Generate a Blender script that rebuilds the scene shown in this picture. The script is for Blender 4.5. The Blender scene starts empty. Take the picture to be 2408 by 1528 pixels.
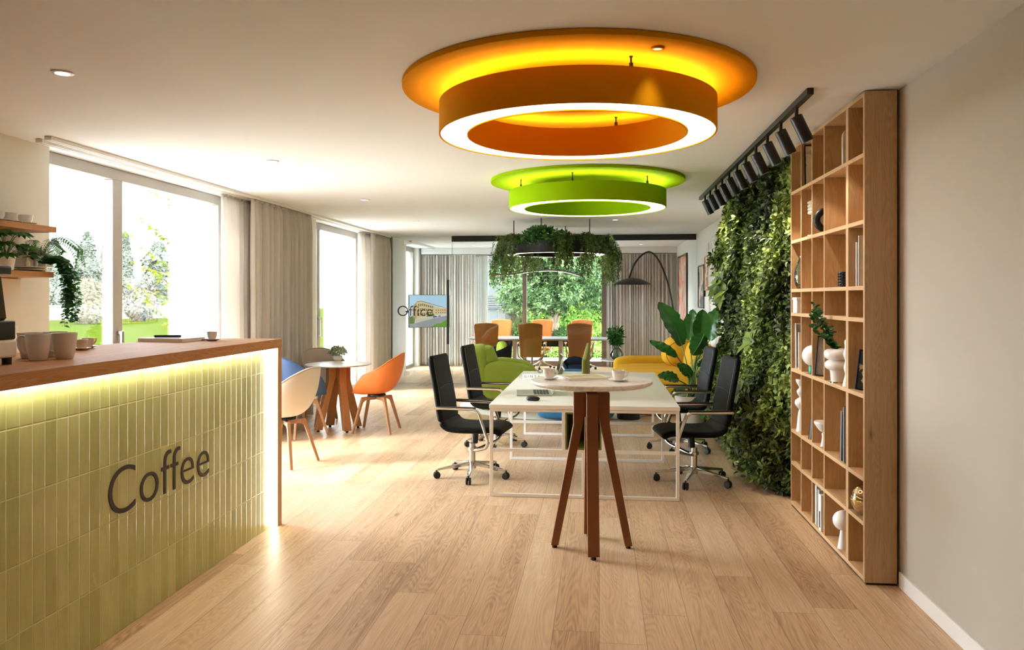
import bpy, bmesh, math, random
import numpy as np
from mathutils import Vector, Matrix, Euler

SC = bpy.context.scene
COL = SC.collection
R = math.radians
PI = math.pi
random.seed(11)
RNG = np.random.default_rng(5)

# ------------------------------------------------------------------ survey
# eye height 1.6 m, focal length 1850 px on a 2408 px wide frame, turned 6.3 deg to the left of the long axis of the room
EYE, FOC, CX, HY, YAW = 1.6, 1850.0, 1204.0, 700.0, math.atan(205 / 1850.0)
SN, CS = math.sin(YAW), math.cos(YAW)

def ray(px):
    c = (px - CX) / FOC
    return c * CS - SN, c * SN + CS

def fl(px, py, z=0.0):
    """point of the horizontal plane z that is seen at a survey bearing"""
    d = FOC * (EYE - z) / (py - HY)
    x, y = ray(px)
    return x * d, y * d

def y_on(px, X):
    x, y = ray(px)
    return X / x * y

def x_on(px, Y):
    x, y = ray(px)
    return Y / y * x

def z_at(py, x, y):
    d = -x * SN + y * CS
    return EYE - (py - HY) / FOC * d

# ------------------------------------------------------------------ mesh builder
class MB:
    def __init__(s):
        s.v, s.f, s.m = [], [], []

    def add(s, vs, fs, mi=0):
        o = len(s.v)
        s.v.extend([tuple(v) for v in vs])
        for f in fs:
            s.f.append(tuple(i + o for i in f))
            s.m.append(mi)
        return s

    def box(s, c, d, rot=None, mi=0):
        hx, hy, hz = d[0] / 2, d[1] / 2, d[2] / 2
        vs = [Vector((sx * hx, sy * hy, sz * hz)) for sx in (-1, 1) for sy in (-1, 1) for sz in (-1, 1)]
        if rot is not None:
            vs = [rot @ v for v in vs]
        vs = [v + Vector(c) for v in vs]
        fs = [(0, 1, 3, 2), (4, 6, 7, 5), (0, 4, 5, 1), (2, 3, 7, 6), (0, 2, 6, 4), (1, 5, 7, 3)]
        return s.add(vs, fs, mi)

    def bb(s, x0, x1, y0, y1, z0, z1, mi=0):
        return s.box(((x0 + x1) / 2, (y0 + y1) / 2, (z0 + z1) / 2), (abs(x1 - x0), abs(y1 - y0), abs(z1 - z0)), None, mi)

    def bar(s, a, b, w, h, up=(0, 0, 1), mi=0, w2=None, h2=None):
        a, b = Vector(a), Vector(b)
        d = (b - a).normalized()
        u = Vector(up)
        sd = d.cross(u)
        if sd.length < 1e-4:
            sd = d.cross(Vector((1, 0, 0)))
        sd.normalize()
        u = sd.cross(d).normalized()
        w2 = w if w2 is None else w2
        h2 = h if h2 is None else h2
        vs = []
        for p, ww, hh in ((a, w, h), (b, w2, h2)):
            for i, j in ((-1, -1), (1, -1), (1, 1), (-1, 1)):
                vs.append(p + sd * (i * ww / 2) + u * (j * hh / 2))
        return s.add(vs, [(3, 2, 1, 0), (4, 5, 6, 7), (0, 1, 5, 4), (1, 2, 6, 5), (2, 3, 7, 6), (3, 0, 4, 7)], mi)

    def tube(s, pts, r, n=10, closed=False, mi=0, flat=1.0):
        pts = [Vector(p) for p in pts]
        k = len(pts)
        rs = r if isinstance(r, (list, tuple)) else [r] * k
        t0 = (pts[1] - pts[0]).normalized()
        nrm = t0.orthogonal().normalized()
        vs = []
        for i, p in enumerate(pts):
            if closed:
                t = (pts[(i + 1) % k] - pts[i - 1]).normalized()
            elif i == 0:
                t = t0
            elif i == k - 1:
                t = (pts[-1] - pts[-2]).normalized()
            else:
                t = ((pts[i + 1] - p).normalized() + (p - pts[i - 1]).normalized())
                t = t.normalized() if t.length > 1e-6 else t0
            nrm = (nrm - t * nrm.dot(t))
            nrm = nrm.normalized() if nrm.length > 1e-6 else t.orthogonal().normalized()
            bn = t.cross(nrm)
            for j in range(n):
                a = 2 * PI * j / n
                vs.append(p + nrm * (math.cos(a) * rs[i]) + bn * (math.sin(a) * rs[i] * flat))
        fs = []
        for i in range(k if closed else k - 1):
            i2 = (i + 1) % k
            for j in range(n):
                j2 = (j + 1) % n
                fs.append((i * n + j, i * n + j2, i2 * n + j2, i2 * n + j))
        if not closed:
            fs.append(tuple(range(n - 1, -1, -1)))
            fs.append(tuple((k - 1) * n + j for j in range(n)))
        return s.add(vs, fs, mi)

    def lathe(s, prof, n=32, c=(0, 0, 0), mi=0, rot=None, closed=False, fn=None):
        vs, rows = [], []
        for (r, z) in prof:
            if r < 1e-6:
                rows.append([len(vs)] * n)
                vs.append(Vector((0, 0, z)))
            else:
                row = []
                for j in range(n):
                    a = 2 * PI * j / n
                    rr = r if fn is None else fn(r, z, a)
                    row.append(len(vs))
                    vs.append(Vector((rr * math.cos(a), rr * math.sin(a), z)))
                rows.append(row)
        fs = []
        K = len(rows)
        for i in range(K if closed else K - 1):
            A, B = rows[i], rows[(i + 1) % K]
            for j in range(n):
                j2 = (j + 1) % n
                f = [A[j], A[j2], B[j2], B[j]]
                g = []
                for q in f:
                    if q not in g:
                        g.append(q)
                if len(g) >= 3:
                    fs.append(tuple(g))
        if rot is not None:
            vs = [rot @ v for v in vs]
        vs = [v + Vector(c) for v in vs]
        return s.add(vs, fs, mi)

    def grid(s, rows, cu=False, cv=False, mi=0):
        nu, nv = len(rows), len(rows[0])
        vs = [p for r in rows for p in r]
        fs = []
        for i in range(nu if cu else nu - 1):
            i2 = (i + 1) % nu
            for j in range(nv if cv else nv - 1):
                j2 = (j + 1) % nv
                fs.append((i * nv + j, i * nv + j2, i2 * nv + j2, i2 * nv + j))
        return s.add(vs, fs, mi)

    def prism(s, poly, a, b, fn, mi=0):
        """poly: 2D outline; fn(u, v, t) -> 3D point, t runs a..b"""
        n = len(poly)
        vs = [fn(u, v, a) for u, v in poly] + [fn(u, v, b) for u, v in poly]
        fs = [tuple(range(n - 1, -1, -1)), tuple(range(n, 2 * n))]
        for i in range(n):
            j = (i + 1) % n
            fs.append((i, j, n + j, n + i))
        return s.add(vs, fs, mi)

    def pillow(s, c, d, k=4.0, n=10, rot=None, mi=0, warp=None):
        bm = bmesh.new()
        bmesh.ops.create_cube(bm, size=2)
        bmesh.ops.subdivide_edges(bm, edges=bm.edges[:], cuts=n, use_grid_fill=True)
        vs = []
        for v in bm.verts:
            p = v.co.copy()
            q = (abs(p.x) ** k + abs(p.y) ** k + abs(p.z) ** k) ** (1 / k)
            p = p / q
            if warp:
                p = warp(p)
            p = Vector((p.x * d[0] / 2, p.y * d[1] / 2, p.z * d[2] / 2))
            if rot is not None:
                p = rot @ p
            vs.append(p + Vector(c))
        bm.verts.index_update()
        fs = [tuple(v.index for v in f.verts) for f in bm.faces]
        bm.free()
        return s.add(vs, fs, mi)

    def build(s, name, mats, parent=None, bevel=0.0, seg=2, subsurf=0, angle=38, solid=0.0, flip=True, smooth=True):
        me = bpy.data.meshes.new(name)
        me.from_pydata([tuple(v) for v in s.v], [], s.f)
        mats = mats if isinstance(mats, (list, tuple)) else [mats]
        for m in mats:
            me.materials.append(m)
        if len(mats) > 1:
            me.polygons.foreach_set('material_index', s.m)
        if flip:
            bm = bmesh.new()
            bm.from_mesh(me)
            bmesh.ops.recalc_face_normals(bm, faces=bm.faces[:])
            bm.to_mesh(me)
            bm.free()
        if smooth:
            me.polygons.foreach_set('use_smooth', [True] * len(me.polygons))
            me.set_sharp_from_angle(angle=R(angle))
        me.update()
        o = bpy.data.objects.new(name, me)
        COL.objects.link(o)
        if parent is not None:
            o.parent = parent
        if solid:
            md = o.modifiers.new('thick', 'SOLIDIFY')
            md.thickness = solid
            md.offset = 0
        if bevel:
            md = o.modifiers.new('round', 'BEVEL')
            md.width = bevel
            md.segments = seg
            md.limit_method = 'ANGLE'
            md.angle_limit = R(35)
        if subsurf:
            md = o.modifiers.new('sub', 'SUBSURF')
            md.levels = md.render_levels = subsurf
        return o

def tag(o, label=None, cat=None, group=None, kind=None):
    if label: o['label'] = label
    if cat: o['category'] = cat
    if group: o['group'] = group
    if kind: o['kind'] = kind
    return o

def thing(name, loc, rz=0.0, label=None, cat=None, group=None):
    o = bpy.data.objects.new(name, None)
    o.empty_display_size = 0.1
    COL.objects.link(o)
    o.location = loc
    o.rotation_euler = (0, 0, rz)
    return tag(o, label, cat, group)

def struct(o):
    o['kind'] = 'structure'
    return o

def copy_tree(o, parent=None):
    c = o.copy()
    COL.objects.link(c)
    if parent is not None:
        c.parent = parent
    for ch in [x for x in o.children]:
        copy_tree(ch, c)
    return c

def dup(o, loc, rz, label, group=None):
    c = copy_tree(o)
    c.location = loc
    c.rotation_euler = (0, 0, rz)
    c['label'] = label
    if group: c['group'] = group
    return c

def bez(pts, n=8):
    """smooth path through points (Catmull-Rom)"""
    P = [Vector(p) for p in pts]
    P = [P[0] * 2 - P[1]] + P + [P[-1] * 2 - P[-2]]
    out = []
    for i in range(1, len(P) - 2):
        for k in range(n):
            t = k / n
            a, b, c, d = P[i - 1], P[i], P[i + 1], P[i + 2]
            out.append(0.5 * ((2 * b) + (c - a) * t + (2 * a - 5 * b + 4 * c - d) * t * t + (3 * b - a - 3 * c + d) * t ** 3))
    out.append(P[-2])
    return out

def fillet(pts, r, n=6):
    """polyline with rounded corners"""
    P = [Vector(p) for p in pts]
    out = [P[0]]
    for i in range(1, len(P) - 1):
        a = (P[i - 1] - P[i]); b = (P[i + 1] - P[i])
        rr = min(r, a.length * .49, b.length * .49)
        s, e = P[i] + a.normalized() * rr, P[i] + b.normalized() * rr
        for k in range(n + 1):
            t = k / n
            out.append(s * (1 - t) ** 2 + P[i] * 2 * t * (1 - t) + e * t * t)
    out.append(P[-1])
    return out

# ------------------------------------------------------------------ leaves
def unit(a):
    return a / np.maximum(np.linalg.norm(a, axis=-1, keepdims=True), 1e-9)

TF = np.array([(0, 0), (.34, 0), (.7, 0), (1, 0), (.26, .85), (.62, .82), (.26, -.85), (.62, -.82)])
FF = [(0, 1, 4), (1, 2, 5, 4), (2, 3, 5), (0, 6, 1), (1, 6, 7, 2), (2, 7, 3)]
TS = np.array([(0, 0), (.45, 0), (1, 0), (.42, .95), (.42, -.95)])
FS = [(0, 1, 3), (1, 2, 3), (0, 4, 1), (1, 4, 2)]

def leaves(name, P, D, N, L, W, mat, parent=None, fine=True, fold=.3, droop=.15, tint=None):
    P, D, N = np.asarray(P, float), unit(np.asarray(D, float)), np.asarray(N, float)
    n = len(P)
    L = np.broadcast_to(np.asarray(L, float), (n,)); W = np.broadcast_to(np.asarray(W, float), (n,))
    S = unit(np.cross(D, N)); U = unit(np.cross(S, D))
    T, F = (TF, FF) if fine else (TS, FS)
    k = len(T)
    t = T[:, 0][None, :, None]; w = T[:, 1][None, :, None]
    V = P[:, None] + D[:, None] * t * L[:, None, None] + S[:, None] * w * (W / 2)[:, None, None] \
        + U[:, None] * (fold * np.abs(w) * (W / 2)[:, None, None] - droop * t ** 2 * L[:, None, None])
    V = V.reshape(-1, 3)
    loops, starts, tot, acc = [], [], [], 0
    base = np.arange(n)[:, None] * k
    fl_ = np.concatenate([np.array(f) for f in F])
    idx = (base + fl_[None]).reshape(-1)
    lens = np.array([len(f) for f in F])
    tot = np.tile(lens, n)
    starts = np.concatenate([[0], np.cumsum(tot)[:-1]])
    me = bpy.data.meshes.new(name)
    me.vertices.add(len(V)); me.vertices.foreach_set('co', V.reshape(-1).astype(np.float32))
    me.loops.add(len(idx)); me.loops.foreach_set('vertex_index', idx.astype(np.int32))
    me.polygons.add(len(tot)); me.polygons.foreach_set('loop_start', starts.astype(np.int32))
    me.polygons.foreach_set('loop_total', tot.astype(np.int32))
    me.polygons.foreach_set('use_smooth', np.ones(len(tot), bool))
    if tint is None:
        tint = RNG.random(n)
    at = me.attributes.new('tint', 'FLOAT', 'POINT')
    at.data.foreach_set('value', np.repeat(np.asarray(tint, float), k).astype(np.float32))
    me.update(calc_edges=True)
    me.validate()
    me.materials.append(mat)
    o = bpy.data.objects.new(name, me)
    COL.objects.link(o)
    if parent is not None: o.parent = parent
    return o

def rosettes(C, AX, per, L, W, spread=1.0, jit=.25):
    """clusters of leaves around axis AX at C -> arrays P, D, N, L, W, cluster index"""
    P, D, N, LL, WW, I = [], [], [], [], [], []
    C, AX = np.asarray(C, float), unit(np.asarray(AX, float))
    for i in range(len(C)):
        ax = AX[i]
        e1 = unit(np.cross(ax, [.3, .5, .8])); e2 = np.cross(ax, e1)
        k = per if isinstance(per, int) else int(RNG.integers(per[0], per[1] + 1))
        a0 = RNG.random() * 6.28
        for j in range(k):
            a = a0 + 6.283 * j / k + RNG.normal() * .25
            out = math.cos(a) * e1 + math.sin(a) * e2
            up = .25 + .75 * RNG.random()
            d = out * spread + ax * up + RNG.normal(size=3) * jit * .5
            P.append(C[i] + out * .01); D.append(d); N.append(ax + RNG.normal(size=3) * jit)
            s = .75 + .5 * RNG.random()
            LL.append(L * s); WW.append(W * s); I.append(i)
    return np.array(P), np.array(D), np.array(N), np.array(LL), np.array(WW), np.array(I)

# ------------------------------------------------------------------ materials
def lin(c):
    def f(u):
        u = u / 255.0
        return u / 12.92 if u <= .04045 else ((u + .055) / 1.055) ** 2.4
    return (f(c[0]), f(c[1]), f(c[2]), 1.0)

class NT:
    def __init__(s, name):
        s.mat = bpy.data.materials.new(name)
        s.mat.use_nodes = True
        s.t = s.mat.node_tree
        s.b = s.t.nodes['Principled BSDF']
        s.out = s.t.nodes['Material Output']

    def n(s, typ, **kw):
        nd = s.t.nodes.new('ShaderNode' + typ)
        for k, v in kw.items():
            if k in nd.inputs.keys() if isinstance(k, str) else False:
                nd.inputs[k].default_value = v
            else:
                setattr(nd, k, v)
        return nd

    def l(s, a, b):
        s.t.links.new(a, b)

    def math(s, op, a, b=None, c=None):
        nd = s.t.nodes.new('ShaderNodeMath')
        nd.operation = op
        for i, x in enumerate((a, b, c)):
            if x is None: continue
            if isinstance(x, (int, float)): nd.inputs[i].default_value = x
            else: s.l(x, nd.inputs[i])
        return nd.outputs[0]

    def mix(s, fac, a, b, typ='MIX'):
        nd = s.t.nodes.new('ShaderNodeMix')
        nd.data_type = 'RGBA'
        nd.blend_type = typ
        for i, x in ((0, fac), (6, a), (7, b)):
            if isinstance(x, (int, float)): nd.inputs[i].default_value = x
            elif isinstance(x, tuple): nd.inputs[i].default_value = x
            else: s.l(x, nd.inputs[i])
        return nd.outputs[2]

    def xyz(s, x, y, z):
        nd = s.t.nodes.new('ShaderNodeCombineXYZ')
        for i, v in enumerate((x, y, z)):
            if isinstance(v, (int, float)): nd.inputs[i].default_value = v
            else: s.l(v, nd.inputs[i])
        return nd.outputs[0]

    def noise(s, vec, scale, detail=3, rough=.5, dist=0.0):
        nd = s.t.nodes.new('ShaderNodeTexNoise')
        nd.inputs['Scale'].default_value = scale
        nd.inputs['Detail'].default_value = detail
        nd.inputs['Roughness'].default_value = rough
        nd.inputs['Distortion'].default_value = dist
        if vec is not None: s.l(vec, nd.inputs['Vector'])
        return nd.outputs['Fac']

    def ramp(s, fac, stops):
        nd = s.t.nodes.new('ShaderNodeValToRGB')
        e = nd.color_ramp.elements
        e[0].position, e[0].color = stops[0]
        e[1].position, e[1].color = stops[-1]
        for p, c in stops[1:-1]:
            x = e.new(p); x.color = c
        s.l(fac, nd.inputs[0])
        return nd.outputs[0]

    def bump(s, h, strength=.2, dist=.01):
        nd = s.t.nodes.new('ShaderNodeBump')
        nd.inputs['Strength'].default_value = strength
        nd.inputs['Distance'].default_value = dist
        s.l(h, nd.inputs['Height'])
        s.l(nd.outputs[0], s.b.inputs['Normal'])

    def set(s, **kw):
        for k, v in kw.items():
            s.b.inputs[k.replace('_', ' ')].default_value = v

def scale_rgb(c, k):
    return (min(c[0] * k, 1), min(c[1] * k, 1), min(c[2] * k, 1), 1)

def plain(name, c, rough=.5, metal=0.0, var=.06, scale=30.0, bump=0.0, bscale=None, coat=0.0, sheen=0.0, spec=.5):
    m = NT(name)
    base = lin(c)
    tc = m.n('TexCoord')
    f = m.noise(tc.outputs['Object'], scale, 3)
    m.l(m.mix(f, scale_rgb(base, 1 - var), scale_rgb(base, 1 + var)), m.b.inputs['Base Color'])
    m.set(Roughness=rough, Metallic=metal)
    m.b.inputs['Specular IOR Level'].default_value = spec
    if coat: m.b.inputs['Coat Weight'].default_value = coat
    if sheen:
        m.b.inputs['Sheen Weight'].default_value = sheen
        m.b.inputs['Sheen Roughness'].default_value = .5
    if bump:
        m.bump(m.noise(tc.outputs['Object'], bscale or scale * 8, 3), bump, .004)
    return m.mat

def emit(name, c, strength, base=(255, 255, 255)):
    m = NT(name)
    tc = m.n('TexCoord')
    f = m.noise(tc.outputs['Object'], 4.0, 1)
    m.l(m.mix(f, scale_rgb(lin(c), .98), lin(c)), m.b.inputs['Emission Color'])
    m.b.inputs['Base Color'].default_value = lin(base)
    m.b.inputs['Emission Strength'].default_value = strength
    m.set(Roughness=.5)
    return m.mat

def wood(name, light, mid, dark, axis='Y', rough=.42, planks=None, scale=1.0, world=False, contrast=1.0, spec=.5):
    m = NT(name)
    m.b.inputs['Specular IOR Level'].default_value = spec
    if world:
        src = m.n('NewGeometry').outputs['Position']
    else:
        src = m.n('TexCoord').outputs['Object']
    sp = m.n('SeparateXYZ'); m.l(src, sp.inputs[0])
    X, Y, Z = sp.outputs
    along, a1, a2 = {'X': (X, Y, Z), 'Y': (Y, X, Z), 'Z': (Z, X, Y)}[axis]
    rnd, seam = 0.0, None
    if planks:
        pw, pl = planks
        u = m.math('DIVIDE', a1, pw)
        iu = m.math('FLOOR', u)
        wn = m.n('TexWhiteNoise', noise_dimensions='1D'); m.l(iu, wn.inputs['W'])
        v = m.math('ADD', m.math('DIVIDE', along, pl), m.math('MULTIPLY', wn.outputs['Value'], 7.3))
        iv = m.math('FLOOR', v)
        w2 = m.n('TexWhiteNoise', noise_dimensions='2D'); m.l(m.xyz(iu, iv, 0), w2.inputs['Vector'])
        rnd = w2.outputs['Value']
        fu = m.math('ABSOLUTE', m.math('SUBTRACT', m.math('FRACT', u), .5))
        fv = m.math('ABSOLUTE', m.math('SUBTRACT', m.math('FRACT', v), .5))
        s1 = m.math('GREATER_THAN', fu, .5 - .0016 / pw)
        s2 = m.math('GREATER_THAN', fv, .5 - .0016 / pl)
        seam = m.math('MAXIMUM', s1, s2)
    off = m.math('MULTIPLY', rnd, 40.0) if planks else 3.0
    gx = m.math('ADD', m.math('MULTIPLY', a1, scale), off)
    gz = m.math('ADD', m.math('MULTIPLY', a2, scale), off)
    ga = m.math('ADD', m.math('MULTIPLY', along, scale), off)
    # knots: pull the growth rings around sparse points
    kv = m.n('TexVoronoi', feature='F1')
    kv.inputs['Scale'].default_value = 1.0
    m.l(m.xyz(m.math('MULTIPLY', gx, 4.5), m.math('MULTIPLY', ga, 1.35), m.math('MULTIPLY', gz, 4.5)), kv.inputs['Vector'])
    kd = kv.outputs['Distance']
    kr = m.n('SeparateColor'); m.l(kv.outputs['Color'], kr.inputs[0])
    kon = m.math('GREATER_THAN', kr.outputs[0], .5)
    kn = m.math('MULTIPLY', m.math('POWER', 2.718, m.math('MULTIPLY', kd, -9.0)), kon)
    low = m.noise(m.xyz(m.math('MULTIPLY', gx, 5.0), m.math('MULTIPLY', ga, .55), m.math('MULTIPLY', gz, 5.0)), 1.0, 2, .5, .3)
    ring = m.math('ADD', m.math('MULTIPLY', low, 230.0), m.math('MULTIPLY', kn, 26.0))
    lines = m.math('MULTIPLY', m.math('ADD', m.math('SINE', ring), 1.0), .5)
    fine = m.noise(m.xyz(m.math('MULTIPLY', gx, 120.0), m.math('MULTIPLY', ga, 3.2), m.math('MULTIPLY', gz, 120.0)), 1.0, 4, .6)
    broad = m.noise(m.xyz(m.math('MULTIPLY', gx, 9.0), m.math('MULTIPLY', ga, .5), m.math('MULTIPLY', gz, 9.0)), 1.0, 3, .55, .4)
    t = m.math('ADD', m.math('MULTIPLY', lines, .15 * contrast), m.math('MULTIPLY', fine, .62 * contrast))
    t = m.math('ADD', t, m.math('MULTIPLY', broad, .55 * contrast))
    t = m.math('ADD', t, m.math('MULTIPLY', m.math('SUBTRACT', rnd, .5), .34) if planks else 0.0)
    t = m.math('SUBTRACT', t, .66 * contrast - .5)
    col = m.ramp(t, [(.12, lin(light)), (.52, lin(mid)), (.95, lin(dark))])
    kcol = m.math('MULTIPLY', m.math('POWER', 2.718, m.math('MULTIPLY', m.math('MULTIPLY', kd, kd), -260.0)), kon)
    col = m.mix(m.math('MULTIPLY', kcol, .75), col, scale_rgb(lin(dark), .42))
    if seam is not None:
        col = m.mix(m.math('MULTIPLY', seam, .62), col, scale_rgb(lin(dark), .35))
    m.l(col, m.b.inputs['Base Color'])
    rr = m.math('ADD', m.math('MULTIPLY', fine, .16), rough - .08)
    m.l(rr, m.b.inputs['Roughness'])
    h = m.math('SUBTRACT', 1.0, m.math('MULTIPLY', fine, .5))
    if seam is not None:
        h = m.math('SUBTRACT', h, seam)
    m.bump(h, .12, .002)
    return m.mat

def leafmat(name, stops, rough=.45, trans=.0, spec=.35):
    m = NT(name)
    at = m.n('Attribute', attribute_name='tint')
    col = m.ramp(at.outputs['Fac'], [(p, lin(c)) for p, c in stops])
    ps = m.n('TexCoord').outputs['Object']
    f = m.noise(ps, 60.0, 2)
    col = m.mix(m.math('MULTIPLY', f, .35), col, m.mix(1.0, col, (.45, .5, .4, 1), 'MULTIPLY'))
    m.l(col, m.b.inputs['Base Color'])
    m.set(Roughness=rough)
    m.b.inputs['Specular IOR Level'].default_value = spec
    if trans:
        tr = m.n('BsdfTranslucent')
        m.l(col, tr.inputs['Color'])
        mx = m.n('MixShader'); mx.inputs[0].default_value = trans
        m.l(m.b.outputs[0], mx.inputs[1]); m.l(tr.outputs[0], mx.inputs[2])
        m.l(mx.outputs[0], m.out.inputs['Surface'])
    return m.mat

def glassmat(name, tintc=(250, 252, 252), refl=1.0, ior=1.45, rough=0.0):
    """thin pane: lets light straight through, mirrors by the Fresnel law"""
    m = NT(name)
    tr = m.n('BsdfTransparent'); 
    ps = m.n('TexCoord').outputs['Object']
    f = m.noise(ps, 1.5, 1)
    m.l(m.mix(f, scale_rgb(lin(tintc), .985), lin(tintc)), tr.inputs['Color'])
    gl = m.n('BsdfGlossy'); gl.inputs['Roughness'].default_value = rough
    fr = m.n('Fresnel'); fr.inputs['IOR'].default_value = ior
    mx = m.n('MixShader')
    m.l(m.math('MULTIPLY', fr.outputs[0], refl), mx.inputs[0])
    m.l(tr.outputs[0], mx.inputs[1]); m.l(gl.outputs[0], mx.inputs[2])
    m.l(mx.outputs[0], m.out.inputs['Surface'])
    return m.mat

def fabric(name, c, c2=None, scale=260.0, var=.1, trans=0.0, rough=.85, folds=False):
    m = NT(name)
    tc = m.n('TexCoord').outputs['Object']
    a = lin(c); b = lin(c2) if c2 else scale_rgb(a, 1 - var)
    f = m.noise(tc, scale, 2)
    g = m.noise(tc, 6.0, 3)
    col = m.mix(f, a, b)
    col = m.mix(m.math('MULTIPLY', g, .35), col, scale_rgb(a, .82))
    m.l(col, m.b.inputs['Base Color'])
    m.set(Roughness=rough)
    m.b.inputs['Specular IOR Level'].default_value = .25
    h = f
    if folds:
        h = m.math('ADD', m.math('MULTIPLY', f, .15), m.noise(tc, 9.0, 4, .6, 1.2))
        m.bump(h, .55, .03)
    else:
        m.bump(h, .25, .002)
    if trans:
        tr = m.n('BsdfTranslucent')
        m.l(col, tr.inputs['Color'])
        mx = m.n('MixShader'); mx.inputs[0].default_value = trans
        m.l(m.b.outputs[0], mx.inputs[1]); m.l(tr.outputs[0], mx.inputs[2])
        m.l(mx.outputs[0], m.out.inputs['Surface'])
    return m.mat

def marble(name, base=(232, 228, 222), vein=(150, 145, 140), warm=None):
    m = NT(name)
    tc = m.n('TexCoord').outputs['Object']
    n1 = m.noise(tc, 3.2, 5, .6, 1.6)
    v = m.math('ABSOLUTE', m.math('SUBTRACT', n1, .5))
    v = m.math('POWER', m.math('SUBTRACT', 1.0, m.math('MULTIPLY', v, 2.0)), 22.0)
    n2 = m.noise(tc, 9.0, 4, .6, .8)
    col = m.mix(m.math('MULTIPLY', v, .55), lin(base), lin(vein))
    col = m.mix(m.math('MULTIPLY', n2, .3), col, lin(warm or vein))
    m.l(col, m.b.inputs['Base Color'])
    m.set(Roughness=.28)
    return m.mat

def tiles(name, w, h, c1, c2, grout):
    """upright glazed tiles on a wall that faces X"""
    m = NT(name)
    sp = m.n('SeparateXYZ'); m.l(m.n('NewGeometry').outputs['Position'], sp.inputs[0])
    u = m.math('DIVIDE', sp.outputs[1], w); v = m.math('DIVIDE', sp.outputs[2], h)
    iu, iv = m.math('FLOOR', u), m.math('FLOOR', v)
    wn = m.n('TexWhiteNoise', noise_dimensions='2D'); m.l(m.xyz(iu, iv, 0), wn.inputs['Vector'])
    fu = m.math('ABSOLUTE', m.math('SUBTRACT', m.math('FRACT', u), .5))
    fv = m.math('ABSOLUTE', m.math('SUBTRACT', m.math('FRACT', v), .5))
    du = m.math('MULTIPLY', m.math('SUBTRACT', .5, fu), w)
    dv = m.math('MULTIPLY', m.math('SUBTRACT', .5, fv), h)
    d = m.math('MINIMUM', du, dv)
    seam = m.math('LESS_THAN', d, .0013)
    src = m.xyz(m.math('MULTIPLY', sp.outputs[1], 26.0), m.math('MULTIPLY', sp.outputs[2], 5.0), m.math('MULTIPLY', wn.outputs['Value'], 30.0))
    g = m.noise(src, 1.0, 4, .6, .6)
    t = m.math('ADD', m.math('MULTIPLY', g, .9), m.math('MULTIPLY', wn.outputs['Value'], .5))
    col = m.ramp(t, [(.35, lin(c1)), (1.0, lin(c2))])
    col = m.mix(seam, col, lin(grout))
    m.l(col, m.b.inputs['Base Color'])
    m.set(Roughness=.2)
    m.l(m.math('ADD', m.math('MULTIPLY', seam, .5), m.math('ADD', .17, m.math('MULTIPLY', g, .15))), m.b.inputs['Roughness'])
    edge = m.math('MINIMUM', m.math('DIVIDE', d, .005), 1.0)
    tl = m.math('MULTIPLY', m.math('SUBTRACT', wn.outputs['Value'], .5), m.math('MULTIPLY', m.math('SUBTRACT', m.math('FRACT', u), .5), .5))
    m.bump(m.math('ADD', m.math('ADD', edge, m.math('MULTIPLY', g, .25)), tl), .45, .0035)
    return m.mat

M = {}
M['wall'] = plain('wall_paint', (230, 226, 216), .75, var=.015, scale=6)
M['wall_beige'] = plain('beige_wall_paint', (186, 177, 162), .8, var=.012, scale=6)
M['ceiling'] = plain('ceiling_paint', (238, 239, 240), .85, var=.012, scale=5)
M['white_gloss'] = plain('white_lacquer', (240, 238, 234), .35, var=.02)
M['track_white'] = plain('white_rail', (236, 233, 228), .5, var=.02)
M['floor'] = wood('oak_floor', (222, 194, 160), (202, 167, 129), (144, 109, 78), 'Y', .4, (.22, 2.1), 1.0, True, 1.2)
M['oak_y'] = wood('oak_along', (206, 156, 106), (182, 130, 82), (138, 92, 54), 'Y', .58, None, 1.6, spec=.25)
M['oak_z'] = wood('oak_upright', (206, 158, 108), (184, 134, 86), (140, 96, 58), 'Z', .45, None, 1.6)
M['shelf_z'] = wood('shelf_oak_upright', (204, 170, 128), (184, 148, 106), (144, 110, 76), 'Z', .5, None, 1.4)
M['shelf_y'] = wood('shelf_oak_along', (212, 178, 136), (194, 156, 114), (156, 120, 82), 'Y', .5, None, 1.4)
M['leg_wood'] = wood('beech_leg', (186, 140, 100), (166, 118, 80), (130, 88, 56), 'Z', .5, None, 2.0)
M['teak'] = wood('teak_leg', (190, 134, 82), (170, 112, 64), (132, 84, 48), 'Z', .45, None, 1.6)
M['brown_wood'] = plain('brown_stained_beech', (128, 74, 38), .42, var=.06, scale=14)
M['tile'] = tiles('green_glazed_tile', .0722, .2717, (198, 197, 134), (172, 174, 106), (206, 204, 150))
M['black'] = plain('black_plastic', (18, 18, 19), .45, var=.1)
M['black_metal'] = plain('black_powder_coat', (26, 26, 27), .42, metal=.2, var=.08)
M['leather'] = plain('black_leather', (6, 6, 7), .5, var=.15, scale=60, bump=.25, bscale=400, spec=.14)
M['stitch'] = plain('light_thread', (120, 118, 114), .8)
M['chrome'] = plain('polished_aluminium', (214, 212, 208), .16, metal=1.0, var=.02)
M['alu'] = plain('window_aluminium', (168, 160, 150), .5, metal=.2, var=.03)
M['bronze_frame'] = plain('bronze_window_frame', (124, 108, 96), .45, metal=.25, var=.04)
M['white_metal'] = plain('white_powder_coat', (238, 235, 230), .4, var=.015)
M['desk_top'] = plain('cream_laminate', (238, 234, 228), .38, var=.015, scale=8)
M['olive'] = plain('olive_felt', (112, 112, 38), .85, var=.08, scale=80, bump=.2)
M['orange_paint'] = plain('orange_acoustic_felt', (206, 136, 4), .9, var=.03, scale=120, spec=.05)
M['green_paint'] = plain('lime_acoustic_felt', (138, 172, 4), .9, var=.03, scale=120, spec=.05)
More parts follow.
